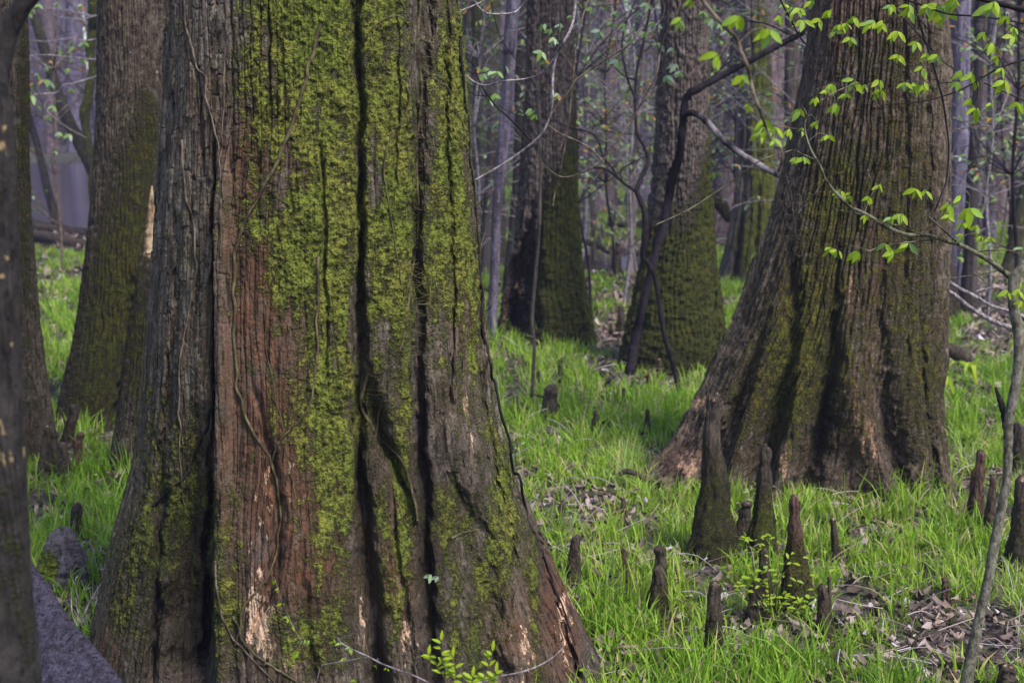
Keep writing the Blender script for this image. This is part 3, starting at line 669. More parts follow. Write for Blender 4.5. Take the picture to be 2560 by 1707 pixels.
stem('tree', 'black rough bark trunk with forked crown behind the slender lavender trunk', [(1222, 210), (1225, 300), (1228, 400), (1222, 500), (1216, 600), (1210, 700)], [10, 16, 22, 26, 32, 40], 14.5, 'fardark', top=False)
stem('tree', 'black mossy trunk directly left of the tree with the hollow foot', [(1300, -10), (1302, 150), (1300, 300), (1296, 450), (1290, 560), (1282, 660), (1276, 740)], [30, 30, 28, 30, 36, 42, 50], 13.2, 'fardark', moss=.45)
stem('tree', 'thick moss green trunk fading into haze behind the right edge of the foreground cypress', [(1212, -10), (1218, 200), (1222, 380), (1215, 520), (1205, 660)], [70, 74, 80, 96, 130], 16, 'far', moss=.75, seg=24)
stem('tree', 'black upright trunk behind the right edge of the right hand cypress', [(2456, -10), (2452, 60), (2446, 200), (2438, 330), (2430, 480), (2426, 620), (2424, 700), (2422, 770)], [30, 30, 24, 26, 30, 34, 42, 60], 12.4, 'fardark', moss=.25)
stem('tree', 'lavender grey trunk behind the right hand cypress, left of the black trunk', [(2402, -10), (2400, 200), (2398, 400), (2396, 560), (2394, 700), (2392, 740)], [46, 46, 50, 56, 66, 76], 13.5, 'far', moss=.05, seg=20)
stem('tree', 'slanting olive trunk low at the right edge behind the sapling', [(2600, 300), (2575, 430), (2550, 540), (2530, 650), (2515, 690)], [30, 30, 34, 40, 46], 15, 'mid', moss=.6)
stem('sapling', 'orange lit slim sapling behind the crooked black sapling', [(1600, 250), (1592, 360), (1586, 440), (1580, 520), (1578, 600), (1574, 694)], [9, 11, 12, 14, 14, 18], 14.6, 'farpink', cat='sapling', moss=.1)
stem('sapling', 'straight pale slim sapling left of the orange lit one', [(1452, 250), (1458, 400), (1462, 500), (1466, 640)], [8, 12, 13, 16], 17, 'far', cat='sapling')
stem('sapling', 'second straight slim sapling with dark foot near the litter pool', [(1474, 260), (1476, 420), (1480, 520), (1486, 660)], [8, 9, 10, 14], 16.4, 'mid', cat='sapling')
stem('sapling', 'thin straight grey sapling stem rising from the grass in front of the hollow footed tree', [(1352, 60), (1348, 180), (1350, 330), (1352, 420), (1348, 560), (1342, 650), (1336, 720), (1330, 800), (1336, 860), (1332, 950), (1330, 1056)], [4, 5, 6, 7, 8, 9, 9, 10, 9, 10, 11], 8.0, 'mid', cat='sapling', top=False, seg=8, moss=.1)

for (lab, pts, wd, Yq, mt, ms) in (
    ('brown trunk visible just left of the right hand cypress behind the twigs', [(1982, -10), (1980, 200), (1978, 420), (1972, 600), (1964, 690)], [38, 38, 42, 54, 76], 14.9, 'mid', .15),
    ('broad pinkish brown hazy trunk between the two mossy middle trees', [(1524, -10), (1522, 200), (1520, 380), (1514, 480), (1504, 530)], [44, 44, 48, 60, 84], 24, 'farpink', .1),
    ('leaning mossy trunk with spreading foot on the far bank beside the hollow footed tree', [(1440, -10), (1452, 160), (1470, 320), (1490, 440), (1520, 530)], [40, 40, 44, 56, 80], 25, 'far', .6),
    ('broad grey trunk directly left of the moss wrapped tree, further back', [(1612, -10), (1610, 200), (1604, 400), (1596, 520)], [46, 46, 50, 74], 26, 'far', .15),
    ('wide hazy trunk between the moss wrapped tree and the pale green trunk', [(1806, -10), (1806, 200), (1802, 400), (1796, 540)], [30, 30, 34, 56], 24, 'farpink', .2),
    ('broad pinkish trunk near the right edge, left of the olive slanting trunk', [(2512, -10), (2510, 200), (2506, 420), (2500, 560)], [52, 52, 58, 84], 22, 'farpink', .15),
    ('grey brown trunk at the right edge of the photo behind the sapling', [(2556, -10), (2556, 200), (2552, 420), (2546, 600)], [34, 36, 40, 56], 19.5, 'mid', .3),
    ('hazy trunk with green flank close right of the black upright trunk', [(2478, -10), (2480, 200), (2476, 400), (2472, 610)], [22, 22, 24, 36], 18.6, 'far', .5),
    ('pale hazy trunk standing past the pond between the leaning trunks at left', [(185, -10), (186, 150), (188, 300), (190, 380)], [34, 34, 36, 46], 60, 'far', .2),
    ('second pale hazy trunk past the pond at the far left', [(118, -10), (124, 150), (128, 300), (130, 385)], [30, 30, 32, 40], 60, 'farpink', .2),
    ('dim trunk behind the right edge of the foreground cypress, nearest the lavender trunk', [(1176, -10), (1180, 200), (1180, 400), (1176, 600)], [36, 38, 42, 60], 18.8, 'mid', .4)):
    stem('tree', lab, pts, wd, Yq, mt, moss=ms, seg=20)

# leaning dead snag and its pale limb
rt = empty('dead_snag', ground(1568, 925), 'crooked black and grey dead sapling leaning against the moss wrapped tree', 'dead sapling')
Ys = 8.9
mb = MB(); mb.tube([at(a, b, Ys) for a, b in [(2024, 60), (2000, 86), (1960, 106), (1880, 150), (1800, 192), (1745, 222), (1722, 236), (1711, 262), (1706, 320), (1698, 390), (1680, 445), (1668, 520), (1656, 580), (1642, 620), (1628, 680), (1608, 760), (1588, 850), (1572, 935)]],
                   1.2 * np.array([7, 12, 13, 13, 14, 15, 16, 14, 16, 17, 21, 17, 19, 15, 18, 17, 20, 24]) / 2 / F * Ys, 12, 190, rough=.2)
mb.build('trunk', M['snag'], rt, ground(1568, 925))
mb = MB(); mb.tube([at(a, b, Ys - .02 - .02 * i) for i, (a, b) in enumerate([(1706, 290), (1722, 282), (1742, 286), (1770, 308), (1800, 342), (1850, 384), (1900, 414), (1958, 446)])],
                   1.2 * np.array([12, 13, 13, 14, 14, 14, 14, 10]) / 2 / F * Ys, 8, 70, rough=.08)
M['limb'] = twigmat('weathered_limb', (.008, .007, .009), (.22, .19, .21), sc=5, spec=.1)
mb.build('branch', M['limb'], rt, ground(1568, 925))

# ------------------------------------------------------------------ trees further back
def far_proto(seed, h=14, r=.17, flare=2.2, limbs=0):
    g = np.random.default_rng(seed)
    zz = np.concatenate([np.linspace(0, 3, 26), np.linspace(3.4, h, 16)])
    ang = g.uniform(0, 6.28); ln = g.uniform(0, .05)
    x = np.cos(ang) * ln * zz + (vn(zz * .35, zz * 0, seed) - .5) * .5 * np.minimum(zz / 3, 1); y = np.sin(ang) * ln * zz + (vn(zz * .35, zz * 0, seed + 9) - .5) * .4 * np.minimum(zz / 3, 1)
    rr = r * (1 - .5 * zz / h) * (1 + (flare - 1) * np.exp(-zz / .55) + .35 * np.exp(-zz / 1.8))
    seg = 16; th = np.arange(seg) * 2 * math.pi / seg
    lob = 1 + .16 * np.cos(5 * th + seed)[None, :] * np.exp(-zz / .9)[:, None] + (g.random((len(zz), seg)) - .5) * .09
    V = np.stack([x[:, None] + rr[:, None] * lob * np.cos(th), y[:, None] + rr[:, None] * lob * np.sin(th), zz[:, None] - .3 + 0 * th[None, :]], -1).reshape(-1, 3)
    i = np.arange(len(zz) - 1)[:, None] * seg; j = np.arange(seg)[None, :]; j2 = (j + 1) % seg
    Fq = np.stack([i + j, i + j2, i + seg + j2, i + seg + j], -1).reshape(-1, 4)
    mb = MB(); mb.add(V, Fq)
    br = MB()
    for k in range(limbs):
        z0 = g.uniform(1.2, 8); a = g.uniform(0, 6.28); L = g.uniform(.8, 3.0)
        i0 = np.argmin(abs(zz - z0)); p = np.array([x[i0], y[i0], zz[i0] - .3])
        d = np.array([math.cos(a), math.sin(a), g.uniform(.1, .9)])
        P = [p, p + d * L * .35 + [0, 0, .1], p + d * L * .7 + [0, 0, g.uniform(-.1, .3)], p + d * L + [0, 0, g.uniform(-.4, .5)]]
        br.tube(P, [.03, .022, .014, .004], 5, 12)
        for q in range(3):
            s0 = P[1] if q < 2 else P[2]; a2 = a + g.uniform(-1, 1)
            d2 = np.array([math.cos(a2), math.sin(a2), g.uniform(-.3, .8)]) * L * .4
            br.tube([s0, s0 + d2 * .5 + [0, 0, .06], s0 + d2], [.012, .008, .003], 4, 7)
    return mb, br
def far_mask(V, moss, wet_shade, seed):
    m = np.zeros((len(V), 4)); m[:, 0] = moss * sstep(.35, .7, fbm(V[:, 2] * .5 + seed, V[:, 0] * 3, seed, 2)) ; m[:, 3] = wet_shade * np.exp(-V[:, 2] / .7)
    return m
protos = []
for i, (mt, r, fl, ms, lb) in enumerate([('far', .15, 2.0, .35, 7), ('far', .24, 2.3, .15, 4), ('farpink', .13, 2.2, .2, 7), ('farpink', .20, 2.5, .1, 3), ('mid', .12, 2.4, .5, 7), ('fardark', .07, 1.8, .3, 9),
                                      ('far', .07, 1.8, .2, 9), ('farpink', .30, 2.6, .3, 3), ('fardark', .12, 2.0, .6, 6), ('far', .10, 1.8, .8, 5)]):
    mb, br = far_proto(200 + i, r=r, flare=fl, limbs=lb)
    V = np.vstack(mb.v)
    mb.add(np.vstack(br.v), np.vstack(br.f)); V = np.vstack(mb.v)
    o = mk('tree', V, np.vstack(mb.f), M[mt], None, np.zeros(3), attrs={'mask': far_mask(V, ms, .5, i)})
    protos.append(o)
used = set()
LF = ['straight hazy lavender trunk of medium girth with a few thin limbs in the far wood', 'stouter hazy lavender grey trunk with flared foot in the far wood', 'slim hazy pinkish trunk in the far wood',
      'pinkish brown hazy trunk with swollen foot in the far wood', 'slim brown trunk mottled with moss in the far wood', 'black pole thin trunk with many side twigs in the far wood',
      'lavender pole thin trunk with many side twigs in the far wood', 'thickest of the hazy pink trunks, swollen at its foot, in the far wood', 'dark mossy trunk standing in the far wood', 'thin trunk wholly green with moss in the far wood']
def place_far(k, x, y, s, rz):
    src = protos[k]
    if k in used:
        o = src.copy(); C.objects.link(o)
    else:
        o = src; used.add(k)
    o.location = (x, y, float(gz(x, y))); o.rotation_euler = (0, 0, rz); o.scale = (s, s, 1.0 if s < 1.3 else 1.1)
    tag(o, LF[k], 'tree', LF[k].replace(' in the far wood', '').replace(' standing', '') + 's')
    return o
g = np.random.default_rng(5)
spots = []
def clear_of(px, y):
    if px < 255 and px > 20 and 19 < y < 52: return False
    if 1440 < px < 1600 and y < 27: return False
    return True
for (n, y0, y1, gap) in ((30, 18, 30, .9), (75, 30, 50, .8), (90, 50, 78, .6)):
    tries = 0; got = 0
    while got < n and tries < 5000:
        tries += 1
        y = g.uniform(y0, y1); px = g.uniform(-350, 2900); x = (px - CX) / F * y
        if 420 < px < 1100 and g.random() < .7: continue
        if not clear_of(px, y) or any((x - a) ** 2 + (y - b) ** 2 < gap ** 2 for a, b in spots): continue
        spots.append((x, y)); got += 1
        k = int(g.choice([0, 1, 2, 3, 4, 5, 6, 7, 8, 9], p=[.16, .14, .14, .1, .08, .12, .12, .04, .04, .06]))
        place_far(k, x, y, g.uniform(.75, 1.35) * (1 + (y - 20) * .006), g.uniform(0, 6.28))
# the wood beyond, too dense to count
mb = MB(); gg = np.random.default_rng(11)
for i in range(620):
    y = gg.uniform(78, 122); x = gg.uniform(-.62, .62) * y; r = gg.uniform(.12, .5); h = gg.uniform(14, 22)
    zz = np.array([-.3, .4, 1.5, 6, h]); ln = gg.normal(0, .03)
    mb.tube(np.column_stack([x + ln * zz + gg.normal(0, .1, 5), np.full(5, y), zz]), [r * 1.7, r * 1.3, r, r * .9, r * .5], 7)
Vd = np.vstack(mb.v)
md = np.zeros((len(Vd), 4)); md[:, 0] = .35 * (vn(Vd[:, 0] * .3, Vd[:, 2] * .1, 3) > .7)
o = mk('distant_wood', Vd, np.vstack(mb.f), M['far'], attrs={'mask': md}); tag(o, kind='stuff')
mb = MB()
for i in range(5200):
    y = gg.uniform(46, 100); x = gg.uniform(-.5, .5) * y; z = abs(gg.normal(0, 3.2)); L = gg.uniform(1.0, 4.0); a = gg.uniform(-1, 1) * 1.2
    if -.345 * y < x < -.27 * y and y < 54: continue
    d = np.array([math.sin(a), gg.normal(0, .4), math.cos(a)]) * L
    p = np.array([x, y, z]); mb.tube([p, p + d * .5 + gg.normal(0, .12, 3), p + d + gg.normal(0, .2, 3)], [.03, .02, .008], 3)
o = mb.build('brushwood', M['twigm']); tag(o, kind='stuff')

# ------------------------------------------------------------------ leaves
def leaf(mb, p, d, up, L, wd, a, fold=.25, droop=.25):
    """pointed leaf from p along d"""
    d = d / np.linalg.norm(d); s_ = np.cross(d, up); s_ /= max(np.linalg.norm(s_), 1e-6); n = np.cross(s_, d)
    ts = np.array([0, .22, .5, .78, 1.0]); ws = np.array([.12, .8, 1.0, .62, .02]) * wd / 2
    c = p + np.outer(ts * L, d) - np.outer(droop * L * ts ** 2, n) 
    l = c + np.outer(ws, s_) + np.outer(ws * fold, n); r = c - np.outer(ws, s_) + np.outer(ws * fold, n)
    V = np.vstack([c, l, r]); q = []
    for i in range(4): q += [[i, i + 1, 6 + i, 5 + i], [i + 1, i, 10 + i, 11 + i]]
    mb.add(V, q, a)

def leaf_cluster(mb, p, n, L, g, spread=.8, a0=None):
    base = g.uniform(0, 6.28)
    for k in range(n):
        a = (k / max(n, 1) - .5) * 2 * spread + g.normal(0, .15)
        d = np.array([math.sin(a) * 1.1, g.normal(0, .35), -math.cos(a) * .9 + g.uniform(0, .45)])
        ll = L * g.uniform(.7, 1.1)
        leaf(mb, p + g.normal(0, .002, 3), d, np.array([g.normal(0, .5), -1, .5 + g.normal(0, .3)]), ll, ll * .41, g.random() if a0 is None else a0, droop=g.uniform(.05, .35))

def bough(name, label, cat, lines, clusters, Y, mat='twigm', leafs='leaf', lsize=42, nlv=(3, 4), seed=1, reach=400, origin=None, group=None, foliage='leaves'):
    """lines: [(points, w0, w1)] picture polylines at depth Y; clusters: leaf group picture points (x, y[, size])"""
    g = np.random.default_rng(seed)
    L3 = []
    tw = MB(); p0 = None; first = True; root = None
    for li, ln in enumerate(lines):
        pts, w0, w1 = ln[:3]; Yl = ln[3] if len(ln) > 3 else Y
        n = len(pts)
        dep = Yl + (vn(np.arange(n) * .7 + li * 7.3, np.zeros(n), seed) - .5) * .10
        P = np.array([at(a, b, dep[i]) for i, (a, b) in enumerate(pts)])
        w = np.linspace(w0, w1, n) / 2 / F * Yl
        Q = tw.tube(P, w, 6, max(12, n * 7), rough=.08)
        L3.append(Q)
        if p0 is None: p0 = P[0]
    if origin is not None: p0 = origin
    if clusters:
        r = empty(name, p0, label, cat, group)
        lv = MB()
        allp = np.vstack(L3); qx, qy, _ = proj(allp[:, 0], allp[:, 1], allp[:, 2])
        for c in clusters:
            sz = c[2] if len(c) > 2 else lsize
            dd = (qx - c[0]) ** 2 + (qy - c[1]) ** 2; i = int(np.argmin(dd))
            p = at(c[0], c[1], allp[i, 1] + g.normal(0, .05))
            if dd[i] > 36 and dd[i] < reach ** 2:
                m = (allp[i] + p) / 2 + [0, 0, .012 + .1 * math.sqrt(dd[i]) / F]
                tw.tube([allp[i], m, p], [.0011, .0009, .0007], 4, 8)
            leaf_cluster(lv, p, int(g.integers(nlv[0], nlv[1] + 1)), sz * .70 * g.uniform(.8, 1.15) / F * Y, g)
        tw.build('twigs', M[mat], r, p0); lv.build(foliage, M[leafs], r, p0)
        return r
    o = tw.build(name, M[mat], None, p0); tag(o, label, cat, group); return o

# right-hand sapling
Ysp = 3.75
sp_pts = [(2600, 560), (2580, 620), (2552, 670), (2534, 700), (2534, 760), (2545, 830), (2546, 900), (2536, 980), (2522, 1050), (2520, 1130), (2516, 1200), (2500, 1290), (2484, 1370), (2470, 1450), (2452, 1530), (2432, 1620), (2408, 1740)]
sp_w = [20, 20, 22, 26, 28, 26, 24, 26, 25, 23, 22, 24, 26, 26, 27, 30, 34]
sap = empty('sapling', at(2400, 1790, Ysp), 'mottled grey green sapling in the lower right corner bearing a long leafy side branch', 'sapling')
mb = MB(); mb.tube([at(a, b, Ysp) for a, b in sp_pts], np.array(sp_w) / 2 / F * Ysp, 14, 200, rough=.07); mb.build('stem', M['sapb'], sap, at(2400, 1790, Ysp))
mb = MB(); mb.tube([at(a, b, Ysp + .01) for a, b in [(2518, 1080), (2512, 1040), (2500, 1000), (2488, 968)]], np.array([20, 18, 14, 6]) / 2 / F * Ysp, 8, 26, rough=.15)
mb.build('dead_stub', M['twigd'], sap, at(2518, 1080, Ysp))
Yb = 3.85
br_lines = [([(2532, 700), (2500, 672), (2470, 650), (2435, 630), (2400, 612), (2370, 604), (2340, 594), (2310, 588), (2280, 588), (2250, 582), (2215, 567), (2185, 548), (2160, 533), (2125, 517), (2100, 492), (2085, 478), (2062, 447)], 13, 8),
            ([(2062, 447), (2050, 415), (2034, 388), (2022, 362), (2012, 325), (2016, 295), (2035, 268), (2052, 252), (2100, 225), (2150, 208)], 7, 3),
            ([(2398, 611), (2378, 592), (2355, 572), (2338, 556), (2322, 542)], 6, 4), ([(2305, 588), (2270, 572), (2240, 563), (2200, 553), (2160, 538), (2110, 528), (2082, 520)], 4, 2),
            ([(2326, 600), (2290, 604), (2240, 610), (2205, 616), (2172, 628)], 4, 3), ([(2045, 402), (2010, 388), (1985, 376), (1960, 382), (1900, 402), (1850, 440), (1790, 480), (1720, 525), (1640, 562)], 4, 2.5),
            ([(2390, 608), (2410, 590), (2440, 584), (2475, 600)], 3, 2), ([(2022, 362), (2010, 330), (1985, 322), (1950, 318), (1915, 306)], 3, 2), ([(2062, 447), (2040, 480), (2005, 520), (1995, 535)], 3, 2),
            ([(2300, 586), (2330, 560), (2360, 530), (2375, 505)], 3, 2), ([(2380, 604), (2400, 570), (2420, 530), (2425, 490)], 3, 2)]
cl = [(2103, 479), (2126, 485, 34), (2172, 494, 34), (2198, 462, 36), (2290, 473), (2315, 476, 36), (2229, 545, 46), (2255, 536, 40), (2166, 540, 32), (2402, 488, 40), (2370, 512, 50), (2373, 540, 50), (2425, 522, 62),
      (2416, 558, 44), (2447, 566, 38), (2402, 588, 38), (2479, 592, 44), (2452, 590, 24), (2215, 608, 50), (2232, 622, 48), (2272, 606, 60), (2143, 629, 54), (2071, 617, 56), (2091, 628, 40),
      (1945, 318, 46), (1973, 324, 36), (2007, 322, 30), (1997, 274, 40), (2039, 246, 34), (2042, 306, 40), (2073, 340, 34), (2007, 392, 34), (1992, 395, 28), (2082, 212, 44), (2066, 226, 34), (2090, 262, 44), (2117, 235, 30), (2135, 203, 48), (1915, 305, 50), (1925, 335, 40)]
root = bough('leafy_branch', '', '', br_lines, cl, Yb, mat='sap', seed=3, lsize=40)
# the branch grows out of the sapling: its meshes become parts of the sapling
for ch in [o for o in C.objects if o.parent == root]:
    w_ = np.array(root.location) + np.array(ch.location); ch.parent = sap; ch.location = w_ - np.array(sap.location)
    ch.name = {'twigs': 'branch', 'leaves': 'leaves'}[ch.name.split('.')[0]]
bpy.data.objects.remove(root)
# sprigs on the stem
mb = MB(); gl = np.random.default_rng(2)
for a, b in ((2548, 724), (2521, 730), (2556, 752)): leaf_cluster(mb, at(a, b, Ysp - .03), 3, .030, gl)
mb.build('leaf_sprig', M['leaf'], sap, at(2548, 724, Ysp))

bough('leafy_branch', 'thin dark branch entering at the upper right edge and hung with bright spring leaves', 'branch',
      [([(2600, 140), (2560, 150), (2500, 170), (2455, 195), (2400, 226), (2340, 246), (2280, 258), (2200, 263)], 6, 2.5), ([(2455, 192), (2420, 196), (2390, 205), (2350, 208)], 4, 2), ([(2460, 208), (2510, 230), (2560, 252), (2600, 265)], 3, 3), ([(2440, 200), (2444, 225), (2440, 250), (2430, 262)], 3, 2)],
      [(2404, 178, 46), (2396, 206, 44), (2430, 184, 46), (2442, 202, 44), (2505, 172, 48), (2512, 202, 54), (2424, 246, 30), (2439, 272, 68), (2478, 258, 32), (2545, 258, 40), (2198, 200, 40), (2203, 226, 46), (2260, 207, 44), (2290, 210, 50), (2312, 212, 44), (2307, 170, 44), (2160, 215, 30)], 4.1, mat='twigd', seed=5)
bough('leafy_branch', 'thin branch along the top right corner with large hanging leaves', 'branch',
      [([(2230, -20), (2265, 0), (2310, 15), (2370, 35), (2450, 42), (2520, 52), (2600, 68)], 6, 4), ([(2500, 50), (2530, 64), (2560, 82), (2600, 100)], 3.5, 3), ([(2262, 0), (2285, 30), (2310, 62), (2330, 82), (2352, 90)], 4, 2)],
      [(2229, 15, 44), (2272, 12, 50), (2283, 26, 44), (2318, 15, 48), (2345, 16, 70), (2362, 20, 74), (2380, 4, 60), (2390, 0, 50), (2519, 42, 40), (2533, 66, 36), (2533, 88, 44), (2459, 82, 30), (2476, 107, 50), (2490, 140, 34)], 4.0, mat='twigd', seed=6)
bough('leafy_branch', 'slanting twig with small leaf pairs crossing the top of the right hand cypress', 'branch',
      [([(2200, -30), (2215, 0), (2235, 22), (2262, 50), (2300, 90), (2335, 130), (2365, 160), (2395, 178)], 5.5, 2.5)],
      [(2244, 80, 44), (2290, 106, 46), (2244, 138, 52), (2344, 136, 44), (2318, 134, 34), (2203, 54, 40), (2172, 60, 36), (2185, 54, 34)], 4.3, mat='twigd', seed=7)
o = bough('hanging_vine', 'long dark vine hanging in front of the right part of the buttressed cypress', 'vine',
      [([(2285, -30), (2292, 20), (2300, 60), (2312, 100), (2330, 150), (2343, 200), (2356, 245), (2366, 310), (2372, 370), (2366, 450), (2352, 490), (2336, 530)], 6.5, 4)], [], 4.6, mat='twigd', seed=8)
o = bough('branch', 'thick dark branch cutting off the top right corner', 'branch', [([(2400, -22), (2440, -6), (2480, 5), (2530, 18), (2600, 36)], 11, 15)], [(2479, 10, 66), (2490, 6, 50)], 3.6, mat='twigd', seed=9)
bough('leafy_branch', 'blurred orange brown branch hanging from the top with drooping leaves at right of centre', 'branch',
      [([(1735, -30), (1755, 0), (1785, 38), (1815, 70), (1842, 98), (1852, 130), (1868, 165), (1876, 200), (1886, 240), (1898, 272), (1912, 310), (1922, 340), (1934, 366), (1950, 372), (1957, 395), (1946, 430)], 11, 7), ([(1740, 0), (1720, -2), (1690, 2)], 9, 8)],
      [(1848, 40, 62), (1838, 48, 50), (1928, 78, 80), (1918, 72, 40), (1795, 140, 60), (1852, 190, 54), (1872, 262, 34), (1703, 52, 56), (1730, 0, 40), (1913, 300, 60), (1905, 330, 50), (1935, 350, 40)], 2.7, mat='twigm', seed=10)
bough('leafy_branch', 'dark twig from the top edge with leaf groups left of the right hand cypress crown', 'branch',
      [([(1940, -20), (1958, 15), (1975, 45), (1995, 85), (2012, 108), (2035, 125), (2065, 142)], 5, 2.5), ([(1845, 50), (1880, 54), (1920, 62), (1970, 84), (2000, 92)], 4, 2.5), ([(2058, -10), (2052, 20), (2045, 50), (2040, 90), (2020, 140), (2005, 220), (1992, 290), (1985, 340)], 3.5, 3)],
      [(1950, 40, 50), (1985, 22, 52), (2000, 22, 40), (2009, 52, 42), (2050, 50, 48), (2075, 28, 34), (2088, 78, 40), (2104, 62, 40), (2115, 60, 36), (2137, 42, 46), (2125, 94, 30), (1960, 10, 36), (2030, 0, 40)], 4.2, mat='twigd', seed=12)

# bare twigs of the upper middle
def bare(label, lines, Y, mat, seed):
    if isinstance(label, list):          # sticks that do not touch each other are things of their own
        for i, (lb, ln) in enumerate(zip(label, lines)): bough('bare_branch', lb, 'branch', [ln], [], Y, mat=mat, seed=seed + 100 + i)
        return
    return bough('bare_branch', label, 'branch', lines, [], Y, mat=mat, seed=seed)
bare('pale curved branch swinging down to the right edge of the foreground cypress', [([(1440, -20), (1436, 30), (1428, 70), (1410, 104), (1394, 132), (1385, 165), (1382, 200), (1381, 250), (1373, 296), (1350, 340), (1300, 382), (1250, 415), (1185, 452)], 8, 5)], 5.2, 'twigp', 21)
bare('thin arc shaped twig sagging across the haze right of the foreground cypress', [([(1160, 183), (1185, 205), (1215, 214), (1260, 203), (1310, 198), (1345, 188), (1372, 162), (1392, 138)], 4.5, 3)], 5.3, 'twigp', 22)
bare('dark twig falling from the foreground cypress toward the hollow footed tree', [([(1185, 150), (1192, 185), (1208, 222), (1242, 268), (1262, 285), (1292, 314), (1330, 355)], 4, 6), ([(1186, 165), (1170, 150), (1163, 140)], 3, 2), ([(1228, 8), (1240, 60), (1254, 100), (1290, 150), (1330, 200), (1358, 265)], 3, 2)], 5.6, 'twigd', 23)
bare('long twig slanting up right across the hazy centre', [([(1372, 295), (1395, 262), (1425, 225), (1440, 200), (1480, 172), (1530, 140), (1575, 110), (1602, 66)], 6, 4), ([(1372, 315), (1400, 335), (1440, 352), (1480, 375), (1510, 408)], 5, 6), ([(1440, 195), (1425, 160), (1400, 128)], 4, 2), ([(1530, 140), (1500, 118), (1445, 98)], 3, 2)], 6.2, 'twigm', 24)
bare('looping thin twig hanging in a wide curve in the hazy centre', [([(1705, -10), (1690, 40), (1662, 90), (1650, 130), (1640, 190), (1608, 250), (1580, 300), (1548, 345), (1520, 385), (1490, 415), (1440, 438), (1402, 442), (1370, 422), (1345, 395)], 5, 3)], 6.0, 'twigm', 25)
bare(['short pale twig tip leaving the top edge beside the foreground cypress', 'pale twig sagging in a shallow cup along the top edge right of the foreground cypress'], [([(1140, 30), (1160, 25), (1190, 12), (1230, -6)], 5, 4), ([(1180, -10), (1200, 22), (1225, 35), (1280, 33), (1302, 18), (1325, -8)], 5, 4)], 4.9, 'twigp', 26)
bare(['tiny pale twig pointing up right from the cypress edge above the far grass', 'pale hooked twig bulging out from the right edge of the foreground cypress', 'pale twig like a thorn on the cypress edge beside the dark tree foot', 'small straight twig on the cypress edge just above the mid grass', 'short reddish twig high on the right edge of the foreground cypress'], [([(1195, 512), (1215, 492), (1238, 470)], 3, 2.5), ([(1203, 510), (1212, 540), (1213, 575), (1202, 615)], 4, 3), ([(1215, 778), (1228, 765), (1238, 730)], 4, 3), ([(1228, 900), (1245, 880), (1256, 855)], 3, 2), ([(1172, 152), (1182, 125), (1192, 100)], 3, 2)], 4.25, 'twigm', 27)
bare('slender upright twig in front of the hollow footed tree', [([(1470, 0), (1452, 60), (1440, 120), (1432, 200), (1424, 280), (1415, 350), (1402, 420), (1388, 480), (1382, 515)], 4, 3), ([(1418, 320), (1395, 380), (1365, 384)], 2.5, 2)], 6.4, 'twigm', 28)
bare(['upper of two pale dead branches sloping down right behind the sapling', 'lower and thicker of two pale dead branches sloping down right behind the sapling', 'thin pale side stick above the two sloping dead branches'], [([(2368, 702), (2400, 722), (2440, 742), (2480, 765), (2530, 780), (2580, 800)], 10, 8), ([(2362, 722), (2390, 740), (2430, 772), (2490, 806), (2550, 826), (2600, 850)], 10, 13), ([(2440, 728), (2490, 718), (2530, 726)], 4, 3)], 6.9, 'twigp', 29)
bare(['hair thin straight twig right of the right hand cypress above the dead branches', 'fine kinked twig dropping behind the fork of the sapling', 'pale arched twig joining the sapling above its fork', 'pale level twig in front of the black upright trunk'], [([(2350, 700), (2400, 692), (2450, 686), (2500, 676)], 3, 2), ([(2436, 682), (2460, 702), (2480, 718), (2515, 750)], 3, 2), ([(2440, 630), (2480, 626), (2520, 626), (2548, 634)], 4, 3), ([(2380, 326), (2430, 318), (2480, 316)], 3.5, 2)], 4.6, 'twigm', 30)

bough('leafy_branch', 'fine twigs with grey green and orange leaves over the pond at the upper left', 'branch',
      [([(285, 30), (240, 40), (205, 35), (150, 22), (118, 24), (70, 40)], 4, 2), ([(240, 40), (200, 48), (150, 44), (130, 30)], 3, 2), ([(280, 90), (215, 102), (180, 96), (120, 104), (62, 100)], 4, 2), ([(270, 150), (215, 148), (160, 142), (120, 138), (62, 142)], 5, 3),
       ([(280, 180), (215, 200), (180, 210), (158, 214), (142, 232), (100, 236), (60, 240)], 5, 4), ([(142, 232), (112, 262), (130, 290), (170, 320), (215, 345)], 3, 2), ([(160, 142), (130, 170), (95, 150), (60, 128)], 3, 2), ([(120, 104), (140, 118), (156, 124)], 2, 2), ([(215, 200), (190, 240), (150, 280), (110, 310)], 2, 2)],
      [(88, 6), (82, 22), (98, 12), (210, 106, 34), (207, 150, 30), (155, 124), (95, 185, 34), (108, 200, 36), (84, 208, 34), (125, 202, 32), (122, 218), (76, 232), (84, 240, 32), (78, 250), (132, 265), (118, 165), (185, 118), (175, 105), (172, 172), (70, 30), (145, 8), (60, 130), (180, 222), (205, 12), (120, 290), (150, 330), (175, 335)], 12.0, mat='twigp', leafs='leafdark', lsize=26, seed=41)
